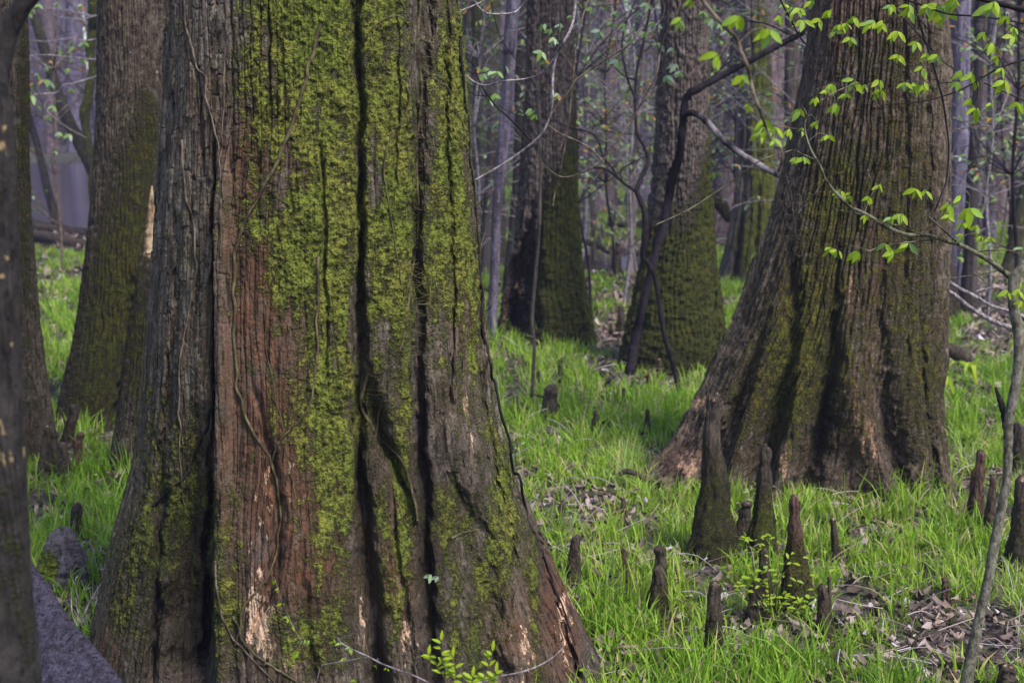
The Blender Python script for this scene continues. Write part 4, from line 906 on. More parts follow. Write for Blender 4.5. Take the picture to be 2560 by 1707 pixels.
bough('leafy_branch', 'olive leaved drooping branchlets at the top between the two mossy middle trees', 'branch',
      [([(1640, -20), (1610, 10), (1570, 30), (1530, 60), (1500, 80)], 5, 2), ([(1600, 15), (1560, 60), (1540, 100), (1545, 150)], 4, 2), ([(1650, -20), (1660, 30), (1640, 80), (1650, 140), (1680, 180)], 4, 2), ([(1560, 10), (1500, 14), (1450, 22), (1430, 40)], 3, 2), ([(1640, 80), (1600, 100), (1570, 130)], 3, 2), ([(1700, -20), (1760, 30), (1800, 60), (1840, 80)], 3, 2), ([(1500, 14), (1470, 60), (1420, 80), (1380, 90)], 3, 2)],
      [(1500, 78), (1530, 58), (1560, 60), (1600, 30), (1620, 10), (1545, 150), (1580, 95), (1640, 60), (1650, 110), (1690, 160), (1480, 20), (1430, 40), (1540, 30), (1610, 80), (1400, 60), (1800, 60), (1820, 78), (1760, 30), (1680, 120), (1700, 180), (1670, 190), (1780, 48)], 7.6, mat='twigm', leafs='leafdark', lsize=32, seed=42)
bough('leafy_branch', 'small twig with copper and green leaves just right of the foreground cypress', 'branch',
      [([(1150, 170), (1190, 185), (1225, 178), (1255, 175)], 3, 2), ([(1170, 230), (1200, 240), (1240, 235)], 3, 2), ([(1190, 185), (1200, 220), (1220, 250), (1300, 290), (1340, 285)], 2, 2), ([(1300, 290), (1350, 230), (1380, 160), (1400, 60)], 2, 2)],
      [(1200, 172), (1220, 170), (1232, 176), (1245, 178), (1210, 182), (1238, 235), (1225, 245), (1337, 285), (1330, 275), (1362, 60), (1375, 72), (1366, 150), (1385, 95), (1355, 130), (1395, 235)], 6.2, mat='twigd', leafs='leafdark', lsize=34, seed=43)

# twiggy black sapling, centre
sb = empty('sapling', ground(1702, 990), 'crooked black sapling with bare forking twigs between the two mossy middle trees', 'sapling')
Yk = 8.6; ob = ground(1702, 990)
mb = MB(); mb.tube([at(a, b, Yk) for a, b in [(1590, 476), (1600, 500), (1612, 535), (1612, 600), (1607, 640), (1625, 665), (1640, 705), (1650, 770), (1662, 840), (1680, 900), (1702, 992)]], np.array([12, 14, 16, 18, 14, 12, 12, 13, 14, 15, 16]) / 2 / F * Yk, 8, 90, rough=.1)
mb.build('stem', M['twigd'], sb, ob)
for pts, w0, w1 in (([(1588, 478), (1565, 462), (1548, 448), (1520, 426), (1500, 420), (1480, 421)], 9, 4), ([(1555, 454), (1552, 425), (1580, 408), (1620, 386)], 5, 3), ([(1590, 478), (1605, 440), (1621, 402), (1612, 370), (1592, 330), (1588, 260), (1592, 180), (1610, 100), (1632, -10)], 12, 6),
                    ([(1548, 448), (1530, 420), (1508, 392), (1495, 350), (1470, 330), (1420, 318), (1385, 300)], 6, 3), ([(1612, 522), (1630, 520), (1645, 526)], 4, 2), ([(1592, 200), (1560, 190), (1520, 150), (1480, 100)], 5, 2), ([(1590, 250), (1570, 200), (1555, 120), (1565, 60), (1590, 0)], 7, 3), ([(1610, 130), (1650, 100), (1700, 90), (1760, 60)], 4, 2)):
    mb = MB(); mb.tube([at(a, b, Yk + .04 * i) for i, (a, b) in enumerate(pts)], np.linspace(w0, w1, len(pts)) / 2 / F * Yk, 6, 40, rough=.1); mb.build('branch', M['twigd'], sb, ob)

# ------------------------------------------------------------------ bushy saplings in the middle distance
def bush(seed, h, ntw, nlv, mat, lmat='leafdark'):
    g = np.random.default_rng(seed); st = MB(); tw = MB(); lv = MB()
    zz = np.linspace(0, h, 9); x = np.cumsum(g.normal(0, .05, 9)); y = np.cumsum(g.normal(0, .05, 9)); x -= x[0]; y -= y[0]
    P = np.column_stack([x, y, zz]); st.tube(P, np.linspace(.016, .004, 9), 6, 40, rough=.1)
    for k in range(ntw):
        t = g.uniform(.2, 1); i = int(t * 8); p = P[i]; a = g.uniform(0, 6.28); L = g.uniform(.35, 1.3) * (1.15 - .5 * t)
        d = np.array([math.cos(a), math.sin(a), g.uniform(-.1, .9)])
        Q = np.array([p, p + d * L * .4 + [0, 0, .04], p + d * L * .75 + g.normal(0, .04, 3), p + d * L + g.normal(0, .08, 3) + [0, 0, -.06]])
        Q = tw.tube(Q, [.006, .0045, .003, .0015], 4, 12)
        for s_ in range(3):
            j = g.integers(3, 11); a2 = g.uniform(0, 6.28); d2 = np.array([math.cos(a2), math.sin(a2), g.uniform(-.4, .8)]) * L * .35
            tw.tube([Q[j], Q[j] + d2 * .5 + [0, 0, .02], Q[j] + d2], [.0025, .002, .001], 3)
            for l_ in range(nlv):
                if g.random() < .6:
                    leaf(lv, Q[j] + d2 * g.uniform(.5, 1), np.array([g.normal(), g.normal(), g.normal(-.2, .5)]), np.array([g.normal(0, .4), -.5, 1]), .06, .026, min(.86, g.random()) if g.random() < .9 else 1.0)
    return st, tw, lv
bp_ = []
for i, (h, nt_, nl, mt) in enumerate(((4.0, 34, 2, 'twigm'), (3.2, 30, 4, 'twigp'), (5.0, 46, 5, 'twigd'), (4.4, 40, 3, 'twigp'))):
    s1, s2, s3 = bush(300 + i, h, nt_, nl, mt)
    o = s1.build('bushy_sapling', M[mt]); c2 = s2.build('twigs', M[mt], o); c3 = s3.build('leaves', M['leafdark'], o)
    bp_.append([o, c2, c3, False])
BL = ['brown twiggy understory sapling with few leaves', 'low pale twigged understory sapling with small grey green leaves', 'tall dark twigged understory sapling with olive and orange leaves', 'tall pale twigged understory sapling with scattered leaves']
bs = [(1480, 11.8, 2), (1560, 12.5, 3), (1650, 13.0, 2), (1420, 13, 0), (1260, 12, 1), (1190, 11.5, 3), (1860, 15.5, 2), (1960, 13.5, 1), (2030, 12.0, 3), (1520, 17, 1), (1580, 19, 3), (1700, 18, 0), (1340, 15, 2), (1500, 24, 2),
      (150, 15, 0),
      (2480, 12, 3), (2540, 13, 1), (2420, 15, 0), (2560, 11, 2), (2500, 18, 0), (2600, 16, 3), (2390, 20, 1), (2460, 24, 2), (2540, 26, 3), (1640, 22, 0), (1750, 23, 1), (1880, 20, 3), (1950, 24, 2), (1220, 19, 0), (1160, 17, 2), (1600, 14.5, 1), (1680, 11.5, 2), (1640, 16, 3), (1540, 14, 2), (1450, 15.5, 3), (1770, 16, 2), (1470, 20, 0), (1620, 26, 2), (1740, 28, 3), (2010, 16, 2), (2440, 17, 2), (2520, 15, 2)]
for i, (px, y, k) in enumerate(bs):
    src = bp_[k]
    if src[3]:
        o = src[0].copy(); C.objects.link(o)
        for ch in src[1:3]: c_ = ch.copy(); C.objects.link(c_); c_.parent = o
    else: o = src[0]; src[3] = True
    x = (px - CX) / F * y; o.location = (x, y, float(gz(x, y)) - .05); o.rotation_euler = (0, 0, i * 2.1); sc = .8 + .35 * ((i * 37) % 10) / 10; o.scale = (sc, sc, sc)
    tag(o, BL[k] + ' in the hazy middle distance', 'sapling', BL[k] + 's')

# ------------------------------------------------------------------ cypress knees
KN = [  # tip x, tip y, base x, base y, base width, tip width, moss, red, label, shape
 (1781, 985, 1785, 1404, 105, 26, .35, 0, 'tallest cypress knee, flared at its foot, left in front of the right hand cypress', 0),
 (1914, 1112, 1902, 1400, 72, 22, .6, 0, 'tall mossy knee with a small pale knob on top, directly right of the tallest knee', 1),
 (1985, 1236, 1994, 1524, 82, 20, .5, .6, 'broad knee with reddish bare left side and black mossy foot', 1),
 (1867, 1250, 1856, 1352, 42, 20, .1, 0, 'squat black knobbly knee wedged between the two tallest knees', 1),
 (1906, 1370, 1915, 1545, 58, 20, .5, 0, 'knee half hidden by small leafy stems right below the knobbed tall knee', 0),
 (1893, 1452, 1884, 1560, 52, 28, .1, 0, 'blunt grey knee standing just left of the half hidden knee', 0),
 (1788, 1452, 1784, 1640, 48, 26, .2, 0, 'straight dark post like knee in the foreground grass', 0),
 (1652, 1362, 1652, 1520, 40, 22, .4, 0, 'forked top knee standing behind the stout mossy knee', 1),
 (1642, 1412, 1645, 1550, 62, 24, .35, 0, 'stout mossy knee in the foreground grass left of the post like knee', 0),
 (1440, 1336, 1434, 1468, 46, 20, 0, 0, 'smooth dark brown knee nearest the root of the foreground cypress', 0),
 (1409, 1252, 1396, 1322, 22, 16, .1, 0, 'small leaning knee just above the smooth dark brown knee', 0),
 (1557, 1368, 1568, 1500, 26, 10, 0, .2, 'thin dark knee behind a tangle of straw', 0),
 (1556, 1240, 1562, 1305, 14, 9, 0, 0, 'slim little knee with pale tip in the middle of the grass', 1),
 (2056, 1462, 2062, 1600, 46, 24, .1, .2, 'dark brown knee with blunt top left of the big litter patch', 0),
 (2072, 1440, 2074, 1600, 20, 7, .2, 0, 'narrow spike of a knee touching the blunt brown knee', 0),
 (2082, 1294, 2092, 1400, 26, 13, .2, 0, 'small upright knee at the centre front of the right hand cypress', 0),
 (2311, 1402, 2314, 1450, 24, 13, .1, 0, 'stubby dark knee almost sunk in the grass at lower right', 0),
 (2362, 1442, 2366, 1512, 27, 15, 0, .6, 'short reddish knee with pale tip at lower right', 1),
 (2518, 1656, 2518, 1760, 56, 40, .1, 0, 'thick round topped knee cut by the bottom right edge', 0),
 (2452, 1124, 2436, 1310, 50, 17, 0, .5, 'tall reddish knee left of the sapling at the right edge', 1),
 (2484, 1188, 2472, 1340, 38, 13, 0, .2, 'dark pointed knee between the tall reddish knee and the sapling', 1),
 (2552, 1190, 2548, 1420, 70, 26, .2, 0, 'wide dark knee behind the sapling at the right edge', 0),
 (2546, 1056, 2548, 1170, 34, 22, .1, 0, 'blackish knee further back behind the sapling at the right edge', 0),
 (2305, 1136, 2300, 1222, 28, 15, .2, 0, 'grey knee pressed against the front of the right hand cypress root', 0),
 (1381, 962, 1368, 1050, 46, 24, 0, 0, 'black hump backed knee in the mid grass right of the foreground cypress', 2),
 (1305, 1010, 1306, 1056, 36, 24, 0, 0, 'rounded grey knee left of the thin grey stem', 0),
 (1288, 988, 1290, 1050, 20, 9, 0, .1, 'pointed dark knee behind the rounded grey knee', 0),
 (1401, 897, 1402, 945, 13, 10, 0, 0, 'tiny knee with a pale head far back in the mid grass', 1),
 (1489, 1026, 1487, 1092, 32, 9, .4, 0, 'mossy cone shaped knee in the centre of the mid grass', 0),
 (1619, 1022, 1618, 1098, 30, 8, 0, 0, 'dark cone shaped knee left of the root of the right hand cypress', 0),
 (1608, 1078, 1603, 1104, 14, 10, 0, 0, 'little grey bump of a knee at the foot of the dark cone', 0),
 (1378, 826, 1378, 872, 34, 22, 0, 0, 'grey stump like knee at the foot of the hollow tree', 0),
 (1452, 834, 1451, 868, 15, 9, 0, .1, 'small knee at the right foot of the hollow tree', 0),
 (1648, 896, 1650, 940, 18, 7, 0, .5, 'reddish tipped little knee at the foot of the moss wrapped tree', 0),
 (1627, 930, 1630, 965, 26, 18, 0, 0, 'black lump of a knee beside the crooked snag foot', 0),
 (1700, 998, 1700, 1024, 14, 11, 0, 0, 'pale grey knob of a knee near the foot of the black sapling', 0),
 (193, 1256, 182, 1345, 34, 22, 0, 0, 'smooth black knee curving up behind the mossy boulder like knee', 2),
 (150, 1322, 150, 1462, 104, 34, .7, 0, 'rounded grey knee with a yellow green moss cushion in the lower left', 3),
 (191, 1008, 166, 1110, 30, 20, 0, 0, 'leaning grey knee in front of the left rear trunk', 0),
 (119, 1064, 112, 1205, 40, 13, 0, 0, 'dark forked knee at the foot of the far left trunk', 1),
 (137, 1076, 136, 1200, 38, 14, .1, 0, 'second prong like knee beside the dark forked knee', 1),
 (203, 1080, 190, 1180, 26, 14, 0, .7, 'knee with a pinkish broken face right of the prong like knees', 1),
 (156, 1104, 168, 1215, 36, 16, .2, 0, 'dark knee in front of the pinkish broken knee', 0),
 (335, 1028, 326, 1150, 36, 18, .2, 0, 'knobbly grey knee touching the left flank of the foreground cypress', 1),
 (301, 1184, 300, 1245, 18, 10, 0, 0, 'small black knee by the left edge of the foreground cypress', 0),
 (270, 1178, 276, 1225, 26, 12, 0, .3, 'pinkish low knee by the left edge of the foreground cypress', 0),
 (1490, 523, 1488, 575, 13, 6, 0, 0, 'dark narrow knee on the far green bank, left', 0),
 (1530, 500, 1528, 566, 22, 6, .2, 0, 'tallest dark spire knee on the far green bank', 0),
 (1505, 560, 1504, 604, 13, 5, 0, 0, 'dark spire knee at the front of the far green bank', 0),
 (1538, 528, 1538, 558, 9, 5, 0, 0, 'little spire knee beside the tallest far spire', 0),
 (1552, 762, 1552, 830, 28, 12, .2, 0, 'dark knee on litter between the hollow tree and the moss wrapped tree', 0),
 (1527, 806, 1527, 835, 12, 6, 0, 0, 'low black knee on litter left of the dark litter knee', 0),
 (1547, 600, 1540, 690, 32, 10, 0, 0, 'ragged dark stump like knee beside the litter pool', 1),
 (1468, 690, 1467, 720, 9, 5, 0, 0, 'tiny black knee by the right edge of the hollow tree', 0),
 (1473, 636, 1472, 668, 9, 5, 0, .1, 'short black knee on the near bank of the litter pool', 0),
 (1490, 650, 1491, 676, 8, 4, 0, 0, 'short pointed knee right of the short black bank knee', 0),
 (1835, 783, 1836, 805, 12, 7, 0, 0, 'dark knob in the grass gap left of the right hand cypress', 0),
 (2362, 574, 2364, 800, 60, 22, .1, 0, 'dark rounded tall knee behind the right edge of the right hand cypress', 0),
 (1347, 925, 1346, 965, 14, 8, 0, 0, 'small black knee standing in open mid grass behind the arched stick', 0),
 (1560, 968, 1558, 1004, 14, 7, .2, 0, 'small dark pointed knee in mid grass above the dark cone shaped knee', 0),
 (1440, 1080, 1438, 1118, 18, 9, .2, 0, 'low dark knee in mid grass below the mossy cone shaped knee', 1),
 (1716, 1105, 1712, 1150, 20, 9, 0, .2, 'dark nub of a knee at the left root tip of the right hand cypress', 1),
 (2110, 1180, 2110, 1232, 22, 11, 0, 0, 'blackish knee touching the front root of the right hand cypress', 1),
 (2002, 1170, 2000, 1222, 18, 9, 0, 0, 'slim black knee before the central flute of the right hand cypress', 0),
 (230, 985, 226, 1040, 20, 9, 0, 0, 'small black knee at the foot of the left rear trunk', 1),
 (112, 965, 110, 1010, 18, 9, 0, 0, 'blackish knee in the narrow grass gap at left', 0),
]
def knee(i, tx, ty, bx, by, bw, tw, moss, red, label, shape):
    b = ground(bx, by); Y = b[1]
    b[2] = float(gz(b[0], b[1])) - .03
    t = at(tx, ty, Y); h = t[2] - b[2]
    rb = bw / 2 / F * Y; rt = tw / 2 / F * Y
    nr, seg = 80, 40
    s = 1 - (1 - np.linspace(0, 1, nr)) ** 1.5; th = np.arange(seg) * 2 * math.pi / seg
    flare = {0: .2, 1: .15, 2: .35, 3: .95}[shape]; rb = rb * (1.3 if bw > 60 else 1.15); rt = rt * 1.1; flare = flare + (.45 if bw > 60 else .1)
    r = rt + (rb - rt) * (1 - s) ** (1.0 + flare if shape != 3 else .55)
    if shape == 3: r = rb * np.sqrt(np.clip(1 - (s * .96) ** 1.7, 0, 1)) * (1 - .12 * s) + rt * .15
    if shape == 2: r = rb * (1 - .55 * s) * (1 + .3 * np.exp(-((s - .85) / .12) ** 2))
    if shape == 1: r = r * (1 + .22 * np.exp(-((s - .93) / .05) ** 2) + .14 * np.exp(-((s - .72) / .06) ** 2) - .1 * np.exp(-((s - .84) / .04) ** 2))
    tp = max(.86, 1 - 1.1 * rt / h); r = r * np.where(s > tp, np.sqrt(np.clip(1 - ((s - tp) / (1 - tp + .001)) ** 2, .0005, 1)), 1)
    lean = s ** (1.5 if shape != 2 else .7)
    cx = b[0] + (t[0] - b[0]) * lean + rb * .22 * (fbm(s * 4, s * 0 + i, 7, 2) - .5) * 2 * s * (1 - s * .5); cy = Y + rb * .3 * (vn(s * 2, s * 0 + i, 8) - .5)
    lob = 1 + .20 * (fbm(np.cos(th)[None, :] * 1.6 + 5 * i, np.sin(th)[None, :] * 1.6 + s[:, None] * 3.0, 11 + i, 3) - .5) * 2 + .10 * np.cos(4 * th + i)[None, :] * (1 - s)[:, None]
    lob += .42 * (fbm(np.cos(th)[None, :] * 2.6 + 3 * i, np.sin(th)[None, :] * 2.6 + s[:, None] * 9, 12, 3) - .5)
    lob += .26 * (fbm(np.cos(th)[None, :] * 9 + 3 * i, np.sin(th)[None, :] * 9 + s[:, None] * 34, 13, 2) - .5)
    lob += .12 * (vn(np.cos(th)[None, :] * 7 + s[:, None] * 2, np.sin(th)[None, :] * 7 + i, 14) - .5)
    X = cx[:, None] + r[:, None] * lob * np.cos(th); Yv = cy[:, None] + r[:, None] * lob * np.sin(th)
    Z = b[2] + h * s[:, None] + 0 * th[None, :] + (vn(np.cos(th)[None, :] * 2, s[:, None] * 5 + i, 3) - .5) * rb * .2 * s[:, None]
    V = np.stack([X, Yv, Z], -1).reshape(-1, 3)
    ii = np.arange(nr - 1)[:, None] * seg; j = np.arange(seg)[None, :]; j2 = (j + 1) % seg
    Fq = np.stack([ii + j, ii + j2, ii + seg + j2, ii + seg + j], -1).reshape(-1, 4)
    sv = np.repeat(s, seg); m = np.zeros((len(V), 4))
    m[:, 0] = (.26 + moss) * (1.1 * sstep(.95, .4, sv) if shape != 3 else 1.5 * np.exp(-((sv - .5) / .22) ** 2) * np.tile(sstep(.3, -.6, np.sin(th)), nr) * np.tile(sstep(.5, -.3, np.cos(th)), nr))
    m[:, 1] = red; m[:, 2] = .8 * (sv > .96) * (i % 3 == 0) + .5 * red; m[:, 3] = .5 * sstep(.4, .0, sv)
    o = mk('cypress_knee', V, Fq, M['kneeg' if shape == 3 else 'knee'], None, b, attrs={'mask': m})
    tag(o, label, 'cypress knee', 'cypress knees'); return o
M['kneeg'] = bark('grey_knee_bark', (.06, .052, .058), (.17, .145, .165), mossA=(.05, .06, .006), mossB=(.22, .24, .02), freq=1.3, stretch=.5, bump=.006)
KPOS = []
for i, k in enumerate(KN):
    o = knee(i, *k); KPOS.append((o.location[0], o.location[1], k[4] / 2 / F * o.location[1]))

# ------------------------------------------------------------------ logs, sticks, broken wood
def log(name, label, pts, wid, Y, mat='knee', rough=.14, seg=16, cat=None, moss=0.0):
    P = np.array([at(a, b, Y[i] if not np.isscalar(Y) else Y) for i, (a, b) in enumerate(pts)])
    w = np.broadcast_to(np.asarray(wid, float), (len(P),)) / 2 / F * P[:, 1]
    mb = MB(); mb.tube(P, w, seg, 60, rough=rough)
    V = np.vstack(mb.v); m = np.zeros((len(V), 4)); m[:, 0] = moss
    o = mk(name, V, np.vstack(mb.f), M[mat], None, P[-1], attrs={'mask': m}); tag(o, label, cat or 'log'); return o
log('fallen_log', 'dark fallen log lying on the near shore of the pond at left', [(60, 556), (110, 572), (160, 578), (225, 586)], [30, 34, 30, 24], [21, 20.6, 20.4, 20.2])
log('fallen_log', 'second fallen log in front of the pond shore log at left', [(62, 590), (110, 592), (160, 604), (235, 616)], [24, 28, 30, 24], [18.9, 18.6, 18.2, 18], moss=.2)
log('fallen_log', 'fallen log jutting from the right edge of the hollow footed tree', [(1440, 598), (1470, 606), (1500, 617), (1520, 632)], [16, 15, 14, 9], [17, 16.8, 16.6, 16.4])
log('fallen_log', 'black mossy log slanting behind the moss wrapped tree', [(1770, 480), (1800, 512), (1828, 550)], [36, 32, 26], 15.6, moss=.5)
log('fallen_log', 'dark log lying among the far knees left of the moss wrapped tree', [(1545, 558), (1590, 562), (1630, 556), (1660, 560)], [20, 22, 20, 16], 21)
log('fallen_log', 'dark log end behind the right foot of the right hand cypress', [(2360, 868), (2395, 885), (2425, 905)], [34, 34, 28], 9.2)
log('fallen_branch', 'forked dark branch lying at the left root of the right hand cypress', [(1548, 1186), (1566, 1178), (1590, 1184), (1625, 1200), (1662, 1208)], [12, 14, 14, 14, 10], 6.35, mat='knee', cat='branch')
log('fallen_branch', 'long thin stick lying in the grass left of the right hand cypress root', [(1415, 1234), (1480, 1222), (1560, 1210), (1640, 1200)], [4, 5, 6, 7], [6.6, 6.5, 6.4, 6.35], mat='knee', cat='branch')
log('fallen_branch', 'dark arched stick over the rounded grey knee in the mid grass', [(1298, 1018), (1320, 994), (1342, 988), (1372, 998), (1410, 1022)], [6, 7, 7, 7, 4], 8.0, mat='dark', cat='branch')
log('fallen_branch', 'grey sticks at the right foot of the right hand cypress', [(2368, 1160), (2400, 1170), (2440, 1168), (2480, 1172)], [7, 7, 6, 4], 6.75, mat='log', cat='branch')
log('fallen_branch', 'thin bare stick slanting through the foreground grass by the cypress root', [(1445, 1530), (1480, 1570), (1510, 1605), (1532, 1628)], [4, 4, 3, 2], 4.8, mat='dark', cat='branch')
log('fallen_branch', 'pale stick on the litter beyond the pool bank', [(1500, 667), (1520, 673), (1540, 678)], [4, 4, 3], 14.6, mat='log', cat='branch')
log('fallen_branch', 'pale stick lying across grass behind the right hand cypress left root', [(1802, 716), (1830, 712), (1860, 708), (1890, 704)], [4, 5, 5, 4], 13.8, mat='log', cat='branch')

# bare grey log, bottom left: a weathered buttress slab
prof = [(66, 1392, 60), (104, 1470, 80), (146, 1570, 100), (196, 1650, 118), (330, 1880, 160)]
Yl = [3.55, 3.45, 3.35, 3.25, 3.05]
PP = np.array([at(a - 40, b + 24, Yl[i]) for i, (a, b, w_) in enumerate(prof)]); WW = np.array([p[2] for p in prof]) / F * 3.35 * .72
Q = smooth_path(np.column_stack([PP, WW]), 110)
seg = 90; th = np.arange(seg) * 2 * math.pi / seg
T_ = np.gradient(Q[:, :3], axis=0); T_ /= np.linalg.norm(T_, axis=1)[:, None]
A_ = np.cross(T_, [0, 1, 0.]); A_ /= np.linalg.norm(A_, axis=1)[:, None]; B_ = np.cross(T_, A_)
sL = np.linspace(0, 1, 110)
rr = Q[:, 3][:, None] * (1 + .18 * np.cos(3 * th + 1)[None, :] + .10 * (fbm(th[None, :] * 3, sL[:, None] * 2, 31, 3) - .5) + .16 * (fba(th[None, :] * 11, sL[:, None] * 2.5, 33, 3) - .5)
                         - .10 * np.exp(-(((th[None, :] - 4.2) / .12) ** 2)) + .05 * (fbm(th[None, :] * 40, sL[:, None] * 6, 35, 3) - .5) - .07 * np.exp(-(((th[None, :] - 5.0 - .3 * sL[:, None]) / .07) ** 2)))
rr[0] *= .05; rr[1] *= .7; rr[2] *= .9
V = Q[:, None, :3] + rr[:, :, None] * (np.cos(th)[None, :, None] * A_[:, None, :] + np.sin(th)[None, :, None] * .8 * B_[:, None, :])
ii = np.arange(109)[:, None] * seg; j = np.arange(seg)[None, :]; j2 = (j + 1) % seg
o = mk('fallen_log', V.reshape(-1, 3), np.stack([ii + j, ii + j2, ii + seg + j2, ii + seg + j], -1).reshape(-1, 4), M['log'], None, PP[-1], attrs={'mask': np.tile([.10, 0, 0, .1], (110 * seg, 1))})
tag(o, 'bare lavender grey weathered log in the bottom left corner', 'log')

# spanish moss
def moss_tuft(px, py, Y, n, sx, sy, label):
    mb = MB(); g = np.random.default_rng(int(px))
    for k in range(n):
        a, b = px + g.normal(0, sx), py + g.normal(0, sy)
        p = at(a, b, Y - abs(g.normal(0, .02))); L = g.uniform(.02, .06); an = -1.57 + g.normal(0, .7)
        d = np.array([math.cos(an) * L, -.01, math.sin(an) * L * .6]); c_ = np.array([-d[2], 0, d[0]]) * g.uniform(-.6, .6)
        mb.tube([p, p + d * .5 + c_, p + d], .0008, 3, 6)
    mb.tube([at(px - sx, py - 2 * sy, Y - .02), at(px, py, Y - .03), at(px + 4, py + 2 * sy, Y - .02)], .0008, 3, 8)
    o = mb.build('spanish_moss', M['twigm'], None, at(px, py, Y)); tag(o, label, 'spanish moss')
moss_tuft(1985, 525, 6.02, 70, 20, 46, 'wispy tuft of pale spanish moss on the left flank of the right hand cypress')
moss_tuft(1826, 462, 5.6, 34, 16, 12, 'small wisp of spanish moss caught on a twig before the pale green trunk')

# ------------------------------------------------------------------ sprigs along the bottom
bough('leafy_sprig', 'drooping sprig with tiny new leaves in front of the torn bark at the bottom', 'sprig',
      [([(684, 1440), (696, 1475), (706, 1512), (722, 1545), (735, 1572), (752, 1600), (762, 1615)], 3, 4), ([(752, 1600), (735, 1625), (700, 1645), (660, 1660)], 3, 2)],
      [(688, 1452, 30), (696, 1470, 24), (706, 1508, 26), (722, 1542, 26), (735, 1565, 28), (755, 1598, 30), (742, 1630, 26), (770, 1600, 20)], 3.3, mat='twigm', leafs='leaf', nlv=(2, 3), seed=31, reach=60)
bough('leafy_sprig', 'long bare twig rising left with leaf pairs at the bottom centre', 'sprig',
      [([(1085, 1715), (1060, 1700), (1030, 1686), (990, 1672), (950, 1656), (920, 1640), (880, 1622), (852, 1606)], 5, 3), ([(920, 1642), (870, 1650), (810, 1660)], 2, 2)],
      [(855, 1605, 26), (876, 1620, 28), (862, 1640, 26), (940, 1662, 18), (832, 1602, 24), (965, 1668, 16), (890, 1698, 30), (790, 1712, 28)], 3.1, mat='twigp', leafs='leaf', nlv=(2, 3), seed=32, reach=60)
def upright(label, stems, Y, seed, size, nl):
    g = np.random.default_rng(seed); tw = MB(); lv = MB(); b = at(stems[0][0][0], stems[0][0][1] + 30, Y)
    r = empty('seedling', b, label, 'seedling')
    for pts in stems:
        Q = tw.tube([at(a, c, Y) for a, c in pts], np.linspace(4, 2, len(pts)) / 2 / F * Y, 5, 20)
        for k in range(nl):
            t = g.uniform(.25, 1); p = Q[int(t * 19)]; sd_ = g.choice([-1, 1])
            leaf(lv, p, np.array([sd_ * g.uniform(.5, 1), g.normal(0, .5), g.uniform(.1, .9)]), np.array([0, -.6, 1]), size * g.uniform(.6, 1.1) / F * Y, size * .34 / F * Y, g.random() * .7, droop=.1)
        leaf(lv, Q[-1], np.array([.1, 0, 1]), np.array([0, -1, .3]), size * .9 / F * Y, size * .3 / F * Y, .5)
    tw.build('stems', M['vine'], r, b); lv.build('leaves', M['leaf'], r, b)
upright('leafy green seedling at the bottom edge before the cypress foot', [[(1118, 1730), (1112, 1680), (1104, 1640), (1103, 1600)], [(1114, 1700), (1090, 1660), (1072, 1636)], [(1118, 1720), (1140, 1690), (1132, 1640)]], 3.1, 5, 30, 11)
upright('smaller seedling with upright leaf pairs right of the leafy one at the bottom edge', [[(1200, 1730), (1212, 1690), (1226, 1650), (1232, 1626)], [(1175, 1730), (1180, 1705), (1182, 1690)], [(1205, 1715), (1235, 1690), (1240, 1680)]], 3.15, 6, 32, 7)
bough('leafy_sprig', 'pale bare twig crossing the bottom edge right of the seedlings', 'sprig', [([(1140, 1725), (1200, 1706), (1250, 1690), (1300, 1680), (1345, 1664), (1385, 1640), (1410, 1615)], 6, 3), ([(1440, 1725), (1462, 1700), (1480, 1675)], 4, 2)], [(1462, 1672, 30), (1478, 1684, 24)], 3.2, mat='twigp', nlv=(2, 3), seed=33, reach=60)
bough('leafy_sprig', 'blue green leaf pair growing from the groove low on the foreground cypress', 'sprig', [([(1064, 1430), (1072, 1440), (1082, 1444), (1094, 1440)], 3, 2)], [(1076, 1436, 30), (1094, 1440, 34)], 3.42, leafs='leafdark', nlv=(2, 2), seed=34)
bough('bare_shrub', 'bare twiggy shrub in the grass left of the foreground cypress foot', 'shrub', [([(205, 1590), (200, 1560), (212, 1530), (232, 1490), (255, 1455), (262, 1440)], 7, 3), ([(192, 1560), (182, 1540), (178, 1500), (180, 1470)], 4, 2), ([(200, 1558), (190, 1500), (188, 1450), (196, 1440)], 4, 2), ([(230, 1495), (250, 1480), (262, 1468)], 3, 2), ([(205, 1530), (225, 1500), (255, 1490)], 3, 2)], [], 4.15, mat='twigp', seed=35)
# small leafy plant between the knees
def plantlet(px, py, h, n, label, seed, lm='leaf'):
    g = np.random.default_rng(seed); b = ground(px, py); tw = MB(); lv = MB(); r = empty('small_plant', b, label, 'plant')
    for k in range(n):
        tip = b + [g.normal(0, h * .45), g.normal(0, h * .3), h * g.uniform(.5, 1)]
        Q = tw.tube([b, (b + tip) / 2 + g.normal(0, .015, 3), tip], [.0018, .0014, .0008], 4, 10)
        for l_ in range(5):
            leaf(lv, Q[g.integers(3, 10)], np.array([g.normal(), g.normal(0, .6), g.uniform(-.2, .6)]), np.array([0, -.5, 1]), g.uniform(.016, .032), .011, g.random())
    tw.build('stems', M['vine'], r, b); lv.build('leaves', M[lm], r, b)
plantlet(1925, 1560, .26, 26, 'loose leafy plant with small green leaves growing around the half hidden knee', 1)
plantlet(1890, 1420, .14, 8, 'small leafy plant at the foot of the knobbed tall knee', 2)
plantlet(1870, 1290, .12, 6, 'grey leaved small plant in front of the right hand cypress left roots', 3, 'leafdark')

